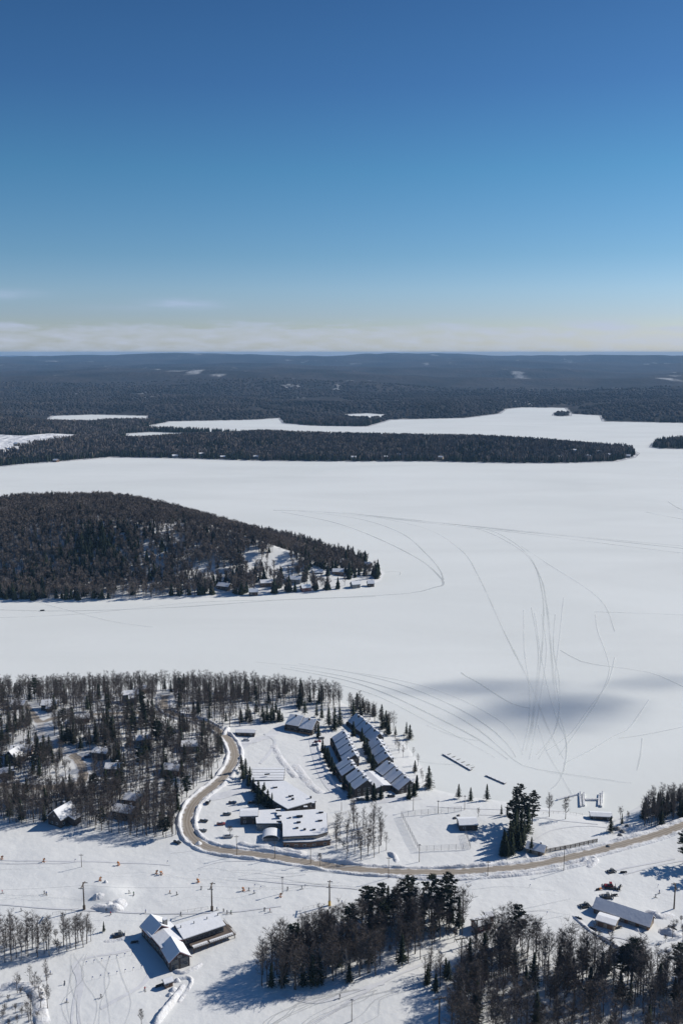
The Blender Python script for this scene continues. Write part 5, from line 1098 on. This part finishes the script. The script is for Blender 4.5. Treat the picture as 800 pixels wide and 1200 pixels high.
# groomers and machines
def groomer(label, px, py, rz, m, sc=1.0):
    t = thing('snow_groomer', label, 'snow groomer', G(px, py), R(rz), 'machines on the snow', sc*.85)
    MB().xprism([(-1.0, .6), (1.0, .6), (1.0, 1.35), (.8, 1.5), (-.8, 1.5), (-1.0, 1.35)], -2.2, 1.9).obj('body', m, t)
    c = MB(); c.v = [(-.1, -1, 1.5), (1.8, -1, 1.5), (1.8, 1, 1.5), (-.1, 1, 1.5), (.1, -.85, 2.6), (1.3, -.85, 2.6), (1.3, .85, 2.6), (.1, .85, 2.6)]; c.f = [(0, 3, 2, 1), (4, 5, 6, 7), (0, 1, 5, 4), (1, 2, 6, 5), (2, 3, 7, 6), (3, 0, 4, 7)]; cb_ = c.obj('cab', M_glass, t); MB().box(.05, 1.35, -.9, .9, 2.603, 2.75).obj('cab_roof', m, cb_)
    for sy in (-1, 1):
        k = MB(); pr = [(-2.4, .5), (-2.0, .05), (1.8, .05), (2.3, .5), (1.9, .95), (-2.0, .95)]; ya, yb = sorted((sy*1.05, sy*1.95))
        k.v = [(p[0], ya, p[1]) for p in pr]+[(p[0], yb, p[1]) for p in pr]; k.f = [tuple(range(6)), tuple(reversed(range(6, 12)))]+[(i, 6+i, 6+(i+1) % 6, (i+1) % 6) for i in range(6)]; k.obj('track', M_black, t)
    MB().xprism([(-2.3, .1), (2.3, .1), (2.3, 1.2), (-2.3, 1.2)], 3.2, 3.35).box(2.2, 3.2, -.5, -.3, .4, .6).box(2.2, 3.2, .3, .5, .4, .6).obj('blade', M_steel, t)
    MB().box(-3.3, -2.6, -2.2, 2.2, .05, .5).box(-2.6, -2.2, -.4, .4, .4, .6).obj('tiller', M_steel, t)
groomer('dark groomer parked by the little spruce left of the lodge', 139, 1097, 12, M_grey)
groomer('red groomer parked behind the long maintenance shed', 713, 1040, -8, CARC['red'], 1.1)
groomer('black groomer tight against the long maintenance shed', 710, 1051.5, 0, M_grey)
groomer('small groomer alone on the slope above the sheds', 715, 1022, 20, M_grey, .8)
groomer('groomer left of the small low shed', 684, 1062.5, 15, M_grey, .9)
groomer('groomer on the rough snow right of the sheds', 783, 1091, 30, M_grey, 1.0)
def snowmobile(label, px, py, rz, m, hf=H, group='snowmobiles', sc=1.2, base=None):
    t = thing('snowmobile', label, 'snowmobile', G(px, py, hf), R(rz), group, sc)
    MB().xprism([(-.28, .3), (.28, .3), (.34, .55), (.2, .8), (-.2, .8), (-.34, .55)], .1, 1.3).obj('hood', m, t); MB().box(-1.2, .2, -.2, .2, .5, .78).obj('seat', M_black, t); MB().box(-1.4, .5, -.22, .22, .02, .4).obj('track', M_black, t)
    MB().quad((.1, -.25, .8), (.1, .25, .8), (-.05, .22, 1.2), (-.05, -.22, 1.2)).box(.06, .1, -.25, .25, .75, .85).obj('windscreen', M_glass, t)
    for sy in (-.5, .5): MB().box(.6, 1.7, sy-.07, sy+.07, .0, .06).box(1.0, 1.1, sy-.05, sy+.05, .06, .4).obj('ski', M_steel, t)
for a in ((701, 1043, 20, 'orange snowmobile at the left of the machines behind the long shed', M_orange), (722, 1043, -30, 'dark snowmobile right of the red groomer', M_black), (726, 1040, 60, 'grey snowmobile in the scattered machines behind the shed', M_grey), (719, 1050, 10, 'snowmobile between shed and machines', M_black),
          (677, 1077, -35, 'snowmobile in the shade left of the small shed', M_black), (694, 1089, -32, 'dark snowmobile on the edge of the cleared yard', M_black), (724, 1088, 25, 'snowmobile by the snow lumps under the small shed', M_black), (730, 1023, 0, 'snowmobile standing right of the small groomer', M_black), (187, 1156, 30, 'dark snowmobile beside the tiny hut below the lodge', M_black),
          (158, 1105, 10, 'snowmobile in the lodge shadow on its left', M_black)): snowmobile(a[3], a[0], a[1], a[2], a[4])
snowmobile('dark snowmobile alone on the lake left of the island shore', 50, 716, 10, M_black, hf=lambda x, y: x*0, sc=1.6)
# snow guns
def snow_gun(label, px, py, rz):
    t = thing('snow_gun', label, 'snow gun', G(px, py), R(rz), 'orange snow guns on the slope', .75)
    ring(MB(), (0, 0, 1.9), (.94, 0, .34), .55, 1.3, 14).obj('barrel', M_orange, t); ring(MB(), (.68, 0, 2.14), (.94, 0, .34), .62, .18, 14).obj('nozzle_ring', M_steel, t)
    MB().box(-.12, .12, -.7, -.6, 1.0, 1.9).box(-.12, .12, .6, .7, 1.0, 1.9).box(-.15, .15, -.7, .7, .85, 1.0).tube((0, 0, .2), (0, 0, .9), .1).obj('yoke', M_steel, t)
    MB().box(-1, 1, -.08, .08, .15, .3).box(-.08, .08, -1.1, 1.1, .15, .3).obj('base', M_orange, t)
    for sy in (-1.1, 1.1): ring(MB(), (0, sy, .3), (0, 1, 0), .3, .18, 10).obj('wheel', M_black, t)
    MB().box(-1.1, -.6, -.35, .35, .3, .9).obj('control_box', M_orange, t)
for a, b, rz, lb in ((3, 1007, 10, 'snow gun at the left edge of the slope'), (52, 1010, 30, 'snow gun right of the one at the left edge'), (139, 1014, 150, 'snow gun in the upper middle of the left slope'), (184, 1024, 20, 'left gun of the close pair on the slope'), (189, 1025, 200, 'right gun of the close pair on the slope'), (232, 1034, 160, 'snow gun above the lodge lift tower'),
                     (329, 1051, 10, 'snow gun between the lodge and the slope side grove'), (285, 1044, 170, 'snow gun farther up left of the grove one'), (118, 1032, 40, 'snow gun on the little mound of the left slope')): snow_gun(lb, a, b, rz)
# lift towers
def lift_tower(label, px, py, h, rz, padm=M_yellow):
    t = thing('lift_tower', label, 'lift tower', G(px, py), R(rz), 'ski lift towers')
    MB().tube((0, 0, -.5), (0, 0, h), .36, .26, 8).obj('mast', M_pole, t); MB().box(-2.6, 2.6, -.16, .16, h, h+.32).box(-.8, .8, -.1, .1, h+.9, h+1.05).box(-.75, -.6, -.1, .1, h+.32, h+.9).box(.6, .75, -.1, .1, h+.32, h+.9).obj('crossarm', M_pole, t)
    for sx in (-2.4, 2.4):
        k = MB().box(sx-.08, sx+.08, -1.2, 1.2, h-.35, h-.1)
        for i in range(4): ring(k, (sx, -1+i*.66, h-.4), (1, 0, 0), .2, .1, 8)
        k.obj('sheave_train', M_steel, t)
    if padm: MB().tube((0, 0, .0), (0, 0, 2.0), .62, .62, 10).obj('pad', padm, t)
    lad = MB()
    for i in range(int(h/1.0)): lad.box(-.25, .25, -.5, -.45, .8+i, .86+i)
    lad.obj('ladder', M_steel, t); return t
TW = [(99, 1066, 12, 'lift tower standing on the left slope beside the ski mound'), (248.5, 1067, 12, 'lift tower behind the lodge balcony wing'), (386, 1061, 10.5, 'lift tower with yellow pad above the slope side grove'), (789, 1065, 11, 'lift tower right of the maintenance sheds'), (540, 1132, 12, 'lift tower between the grove and the bottom right wood'), (514, 1211, 14, 'lift tower cut by the bottom edge'), (558, 1104, 10, 'short lift tower below the red hut')]
for a in TW: lift_tower(a[3], a[0], a[1], a[2], 85 if a[0] < 400 or a[0] > 700 else 15, M_yellow if a[0] == 386 else M_pole if a[0] < 300 else None)
def cable(label, pts_, r=.04, sag=1.0):
    m = MB()
    for a, b in zip(pts_[:-1], pts_[1:]):
        q = [a.lerp(b, i/8)-Vector((0, 0, sag*4*(i/8)*(1-i/8))) for i in range(9)]
        for i in range(8): m.tube(q[i], q[i+1], r, r, 3)
    o = m.obj('lift_cable', M_steel); tag(o, label, 'cable'); return o
tp = [G(a[0], a[1])+Vector((0, 0, a[2]-.2)) for a in TW]
cable('thin lift cable linking the towers on the left slope', [G(-80, 1072)+Vector((0, 0, 12)), tp[0], tp[1], tp[2]], .035)
cable('thin lift cable between the bottom centre towers', [tp[5], tp[4], tp[6]], .035)
# poles
def pole(label, px, py, h, cross=1, lamp=False, name='utility_pole', cat='pole', group='utility poles', rz=0):
    t = thing(name, label, cat, G(px, py), R(rz), group); MB().tube((0, 0, -.5), (0, 0, h), .17, .11, 6).obj('mast', M_pole, t)
    if cross: MB().box(-1.1, 1.1, -.08, .08, h-.9, h-.72).obj('crossarm', M_pole, t); MB().tube((.5, 0, h-.7), (.5, 0, h-.4), .06).tube((-.5, 0, h-.7), (-.5, 0, h-.4), .06).tube((-1, 0, h-.7), (-1, 0, h-.4), .06).tube((1, 0, h-.7), (1, 0, h-.4), .06).obj('insulators', M_steel, t)
    if lamp: MB().box(-.5, .5, -.3, .05, h-.1, h+.3).box(-1, 1, -.05, .05, h-.3, h-.2).obj('floodlight', M_steel, t)
for a in ((277.5, 1003, 11, 'roadside utility pole nearest the hotel entrance'), (364, 1012, 10, 'roadside utility pole in front of the hotel end wing'), (455, 1029, 11, 'roadside utility pole above the slope side grove'), (571, 1027, 8, 'roadside utility pole between grove and pines'), (660, 1020, 13, 'tall utility pole on the slope side of the road right'), (322, 1006, 9, 'utility pole beside the road under the hotel'), (96, 1016, 7, 'short pole standing on the upper left slope'), (206, 978, 10, 'utility pole at the edge of the wood by the road bend')): pole(a[3], a[0], a[1], a[2])
for a in ((484, 950, 8, 'floodlight pole at the back left corner of the rink'), (544, 949, 8, 'floodlight pole at the back right of the rink'), (513, 953, 7, 'floodlight pole at the middle of the rink back'), (491, 1010, 9, 'floodlight pole at the near corner of the rink'), (331, 1047, 8, 'thin pole beside the snow gun near the grove'), (412, 1197, 9, 'thin pole on the shaded slope at the bottom'), (570, 938, 3, 'short post behind the shore spruces'), (400, 950, 5, 'short lamp post by the hotel corner')): pole(a[3], a[0], a[1], a[2], 0, a[2] > 6, 'light_pole', 'light pole', 'light poles')
# rink fence
def fence(name, label, px_pts, h, step, mesh_rows, m=M_steel, cat='fence', thick=.05):
    P = [G(*p) for p in px_pts]; o = P[0].copy(); t = thing(name, label, cat, o); r = MB(); ps = []
    for a, b in zip(P[:-1], P[1:]):
        n = max(1, int((b-a).length/step))
        for i in range(n+1): ps.append(a.lerp(b, i/n))
        for k in range(mesh_rows): z = h*(k+1)/mesh_rows; r.tube(a-o+Vector((0, 0, z)), b-o+Vector((0, 0, z)), thick*.6, thick*.6, 4)
    r.obj('rails', m, t)
    for q in ps[:95]: MB().tube(q-o-Vector((0, 0, .4)), q-o+Vector((0, 0, h+.05)), thick, thick, 5).obj('post', m, t)
fence('wire_fence', 'tall wire fence round the left, near and back sides of the snowed rink', [(540, 951), (470, 957), (491, 998), (551, 995), (545, 978)], 3.0, 3.5, 5, thick=.07)
fence('wire_fence', 'low rail fence beside the rink hut', [(545, 978), (563, 972)], 1.4, 3, 2)
fence('slat_fence', 'long straight dark slatted fence along the field by the road', [(638, 999.5), (668, 994), (699, 987)], 1.9, 2.5, 5, M_pole, thick=.2)
fence('rail_fence', 'thin rail fence along the shore behind the twin bare trees', [(636, 954), (660, 953), (682, 956)], 1.2, 3, 2, M_pole)
fence('rail_fence', 'short rope fence below the lift tower beside the lodge', [(212, 1070), (244, 1065)], 1.1, 2.5, 1, M_pole)
fence('rail_fence', 'short rope fence leading to the yellow padded lift tower', [(355, 1066), (380, 1061)], 1.1, 2.5, 1, M_pole)
fence('rail_fence', 'rope fence running left from the mound lift tower', [(62, 1072), (92, 1067)], 1.1, 2.5, 1, M_pole)
fence('rail_fence', 'dark rail fence by the road bend outside the wood', [(247, 1002), (268, 1007)], 1.2, 2.2, 2, M_pole)
fence('rail_fence', 'fence in the bare trees right of the hotel', [(399, 957), (408, 952), (412, 964)], 1.5, 2.2, 3, M_pole)
# snow fort walls on the lake
o3 = Vector((*atz(690, 945), 0)); t = thing('ice_rink_boards', 'rectangular snow walls of a cleared rink on the lake near the boathouse', 'rink', o3)
def seg(a, b, wd, h):
    A = Vector((*atz(*a), 0))-o3; B = Vector((*atz(*b), 0))-o3; d = (B-A).normalized(); n = Vector((-d.y, d.x, 0))*wd; MB().prism([A-n, B-n, B+n, A+n], -.2, [h*.8, h, h*.9, h]).obj('snow_wall', M_bank, t)
for a in (((679, 929), (680, 946)), ((683, 930), (684, 945)), ((705, 929), (704, 946)), ((702, 931), (701, 945)), ((685, 938), (701, 938)), ((652, 938), (676, 932))): seg(*a, .5, 1.1)
# docks
def dock(label, a, b, wd, piles=True):
    A = Vector((*atz(*a), 0)); B = Vector((*atz(*b), 0)); mid, Ln, rz = frame_of(A, B); t = thing('dock', label, 'dock', mid, rz, 'docks frozen in the lake')
    MB().box(-Ln/2, Ln/2, -wd/2, wd/2, .45, .62).obj('deck', M_deck, t); MB().box(-Ln/2+.2, Ln/2-.2, -wd/2+.1, wd/2-.25, .623, .8).obj('deck_snow', M_roofsnow, t)
    for i in range(5): x = -Ln/2+Ln*(i+.5)/5; MB().tube((x, -wd/2+.1, -.3), (x, -wd/2+.1, 1.1), .13).obj('pile', M_pole, t)
    if piles:
        for i in range(6): x = -Ln/2+Ln*(i+.5)/6; MB().box(x-.18, x+.18, wd/2+.01, wd/2+3.5, .4, .52).obj('finger', M_deck, t)
dock('long dock with short fingers frozen in off the condominium shore', (519, 884), (552, 903), 1.8)
dock('shorter dock right of the long fingered one', (569, 909), (592, 919), 1.6, False)
dock('dark gangway leaning at the left tip of the right shore wood', (757, 934), (762, 944), 1.2, False)
# rocks on the shore near the boathouse
def rock(label, px, py, r, seed):
    rr = random.Random(seed); V = []; F = []; nu, nv = 9, 5
    for j in range(nv+1):
        for i in range(nu):
            th = math.pi*j/nv; ph = 6.283*i/nu; k = r*rr.uniform(.75, 1.2); V.append((k*math.sin(th)*math.cos(ph), k*math.sin(th)*math.sin(ph), k*.75*math.cos(th)))
    for j in range(nv):
        for i in range(nu): F.append((j*nu+i, j*nu+(i+1) % nu, (j+1)*nu+(i+1) % nu, (j+1)*nu+i))
    o = mesh_np('boulder', V, F, M_stone); p = G(px, py); o.location = p; tag(o, label, 'rock', 'boulders and lumps by the shore')
for k, (a, b, r, lb) in enumerate(((722, 972, 2.0, 'largest snow dusted boulder beside the shore spruce'), (729, 975, 1.6, 'boulder right of the largest one by the shore spruce'), (734, 968, 1.2, 'small boulder high on the shore by the bare trees'), (726, 979, 1.3, 'boulder nearest the road below the shore spruce'), (533, 959, 1.3, 'dark lump against the back of the rink hut'), (537, 956, 1.0, 'smaller dark lump behind the rink hut'), (712, 992, 1.2, 'boulder at the right end of the slatted fence'))): rock(lb, a, b, r, k)
# ------------------------------------------------------------------ skiers
def body_mesh(name, pose, jm, tm, hm_):
    """one continuous figure grown over a jointed skeleton"""
    J = dict(pel=(0, 0, .95), che=(.03, 0, 1.25), nek=(.05, 0, 1.48), hed=(.07, 0, 1.60), top=(.07, 0, 1.72), lk=(.12, .13, .52), lf=(0, .15, .08), lt=(.2, .15, .05), rk=(.12, -.13, .52), rf=(0, -.15, .08), rt=(.2, -.15, .05),
             ls=(.03, .2, 1.4), le=(.05, .32, 1.15), lh=(.28, .33, 1.05), rs=(.03, -.2, 1.4), re=(.05, -.32, 1.15), rh=(.28, -.33, 1.05)); J.update(pose)
    rad = dict(pel=.15, che=.17, nek=.07, hed=.115, top=.09, lk=.085, lf=.065, lt=.06, rk=.085, rf=.065, rt=.06, ls=.085, le=.06, lh=.05, rs=.085, re=.06, rh=.05)
    names = list(J); ed = [('pel', 'che'), ('che', 'nek'), ('nek', 'hed'), ('hed', 'top'), ('pel', 'lk'), ('lk', 'lf'), ('lf', 'lt'), ('pel', 'rk'), ('rk', 'rf'), ('rf', 'rt'), ('che', 'ls'), ('ls', 'le'), ('le', 'lh'), ('che', 'rs'), ('rs', 're'), ('re', 'rh')]
    me = bpy.data.meshes.new('sk'); me.from_pydata([J[n] for n in names], [(names.index(a), names.index(b)) for a, b in ed], []); o = bpy.data.objects.new('sk', me); C.objects.link(o)
    o.modifiers.new('s', 'SKIN'); sk = me.skin_vertices[0].data if me.skin_vertices else None
    if sk is None:
        bpy.context.view_layer.objects.active = o; o.select_set(True); bpy.ops.mesh.customdata_skin_add(); sk = me.skin_vertices[0].data
    for i, n in enumerate(names): sk[i].radius = (rad[n], rad[n]*(1.15 if n in ('pel', 'che') else 1)); sk[i].use_root = (n == 'pel')
    sb = o.modifiers.new('u', 'SUBSURF'); sb.levels = 1; sb.render_levels = 1
    dg = bpy.context.evaluated_depsgraph_get(); r = bpy.data.meshes.new_from_object(o.evaluated_get(dg)); r.name = name
    r.materials.clear()
    for m in (jm, tm, hm_): r.materials.append(m)
    for f in r.polygons: f.material_index = 2 if f.center.z > 1.5 else (0 if f.center.z > .95 or abs(f.center.y) > .26 else 1); f.use_smooth = True
    bpy.data.objects.remove(o); return r
jk = {k: mat('jacket_'+k, v, .7) for k, v in dict(red=(.45, .04, .04), blue=(.04, .10, .35), black=(.03, .03, .035), green=(.05, .2, .08), orange=(.5, .18, .03))}if False else {k: mat('jacket_'+k, v, .7) for k, v in {'red': (.45, .04, .04), 'blue': (.04, .10, .35), 'black': (.03, .03, .035), 'green': (.05, .2, .08), 'orange': (.5, .18, .03)}.items()}
M_pants = mat('ski_trousers', (.04, .04, .05), .8); M_helm = mat('helmet', (.06, .06, .07), .4)
poses = [{}, dict(che=(.12, 0, 1.2), nek=(.22, 0, 1.4), hed=(.27, 0, 1.5), top=(.3, 0, 1.61), lk=(.25, .14, .5), rk=(.22, -.14, .5), ls=(.14, .2, 1.33), rs=(.14, -.2, 1.33), lh=(.42, .36, 1.0), rh=(.42, -.36, 1.0))]
BM = {}
def skier(label, px, py, rz, jacket, pose):
    key = (jacket, pose)
    if key not in BM: BM[key] = body_mesh('person', poses[pose], jk[jacket], M_pants, M_helm)
    b = bpy.data.objects.new('person', BM[key]); C.objects.link(b); p = G(px, py); b.location = p+Vector((0, 0, .12)); b.rotation_euler.z = R(rz); tag(b, label, 'person', 'skiers on the slope'); b.scale = (1.05,)*3
    for sy in (-.15, .15): s_ = MB().box(-.7, .95, sy-.05, sy+.05, -.01, .03).quad((.95, sy-.05, 0), (.95, sy+.05, 0), (1.08, sy+.03, .12), (1.08, sy-.03, .12)).obj('ski', M_black, b)
    for sy in (-.34, .34): MB().tube((.3, sy, 1.1), (.15 if pose else .4, sy*1.2, 0), .015, .012, 4).obj('ski_pole', M_steel, b)
SK = [(3, 1047, 'red'), (52, 1048, 'black'), (55, 1049, 'blue'), (152, 1047, 'black'), (157, 1049, 'green'), (199, 1047, 'orange'), (207, 1049, 'black'), (125, 1069, 'black'), (171, 1070, 'blue'), (130, 1072, 'red'), (212, 1073, 'black'), (254, 1067, 'blue'), (262, 1069, 'black'), (292, 1044, 'black'), (298, 1047, 'blue'), (310, 1067, 'black'), (316, 1069, 'red'), (266, 1071, 'black'), (271, 1071, 'green'), (354, 1042, 'black'),
      (337, 1043, 'black'), (400, 1059, 'blue'), (25, 1068, 'black'), (76, 1154, 'black'), (79, 1175, 'blue'), (119, 1169, 'black'), (170, 1161, 'red'), (59, 1142, 'blue'), (398, 1170, 'black'), (768, 1052, 'black'), (772, 1047, 'blue'), (236, 1042, 'black')]
wh = ['at the left edge of the slope', 'left of the mound lift tower', 'just right of the one left of the mound tower', 'above the ski mound', 'beside the one above the ski mound', 'in the open between the two left towers', 'right of the orange jacket between the towers', 'under the ski mound', 'right of the ski mound', 'low below the ski mound', 'at the lodge roof side of the rope fence', 'at the foot of the lodge lift tower', 'right of the lodge lift tower', 'upslope between tower and snow gun', 'near the snow gun upslope', 'in the left of the open centre slope', 'in the open centre slope', 'nearer the lodge right of its tower', 'last in the line right of the lodge tower', 'by the rope fence of the yellow pad tower', 'near the grove snow gun', 'right of the yellow pad tower', 'above the bare tree row', 'in the middle of the beginner slope', 'lower on the beginner slope', 'on the beginner slope right of centre', 'at the right of the beginner slope', 'at the top of the beginner slope', 'under the slope side grove', 'above the right lift tower', 'farther above the right lift tower', 'above the lodge lift tower']
for i, ((a, b, c), q) in enumerate(zip(SK, wh)): skier('skier in %s jacket %s' % (c, q), a, b, (i*67) % 360, c, i % 2)
# marker flags of the beginner area: two rows
def flag(label, px, py, group):
    t = thing('marker_pole', label, 'marker', G(px, py), .4, group); MB().tube((0, 0, -.2), (0, 0, 1.5), .05, .04, 5).obj('pole', M_pole, t); MB().box(.04, .55, -.015, .015, 1.1, 1.5).obj('pennant', jk['blue'], t)
for i in range(7): flag('marker pole in the upper row of the beginner area', 101+i*9, 1130.5-i*1.9, 'upper row of marker poles')
for i in range(7): flag('marker pole in the lower row of the beginner area', 108+i*9.6, 1148.5-i*2.2, 'lower row of marker poles')
for i, (a, b) in enumerate(((196, 1012), (233, 1028), (88, 1010), (298, 1040), (305, 1042), (357, 1040), (620, 1040), (770, 1040), (640, 1072))): flag('slender trail marker standing alone on the open slope', a, b, 'scattered trail markers')

# ------------------------------------------------------------------ fine ski tracks over the slopes
r5 = random.Random(17); M_ski = mat('ski_mark', (.60, .61, .61), .8, .05, .6, (.68, .685, .68), space='P', spec=.1); soft(M_ski, .05, .6)
for i in range(46):
    a = r5.uniform(-20, 360); b = r5.uniform(1000, 1090); q = [(a, b)]; d = r5.choice((-1, 1))*r5.uniform(18, 34)
    if i % 3 == 0: a = r5.uniform(560, 800); b = r5.uniform(1035, 1090); q = [(a, b)]
    for k in range(r5.randint(3, 7)): q.append((q[-1][0]+d, q[-1][1]+r5.uniform(-5, 6)))
    q = [p for p in q if 992 < p[1] < 1110 and not (150 < p[0] < 280 and p[1] > 1062) and not (300 < p[0] < 560 and p[1] > 1055) and not (670 < p[0] < 790 and p[1] > 1030)]
    if len(q) > 2: strip('ski_track', [G(*p) for p in q], .8, M_ski, .16+.004*i, 3., nx=3, wob=.5)
for i in range(7):
    a = r5.uniform(70, 175); q = [(a, 1205), (a+r5.uniform(-12, 12), 1175), (a+r5.uniform(-16, 16), 1145), (a+r5.uniform(-14, 20), 1118)]
    strip('ski_track', [G(*p) for p in q], .8, M_ski, .16+.004*i, 3., nx=3, wob=.5)
for i in range(12):
    a = r5.uniform(280, 420); q = [(a, 1210), (a+r5.uniform(10, 40), 1190), (a+r5.uniform(40, 80), 1172), (a+r5.uniform(80, 120), 1160)]
    strip('ski_track', [G(*p) for p in q], .9, M_ski, .16+.004*i, 3., nx=3, wob=.5)
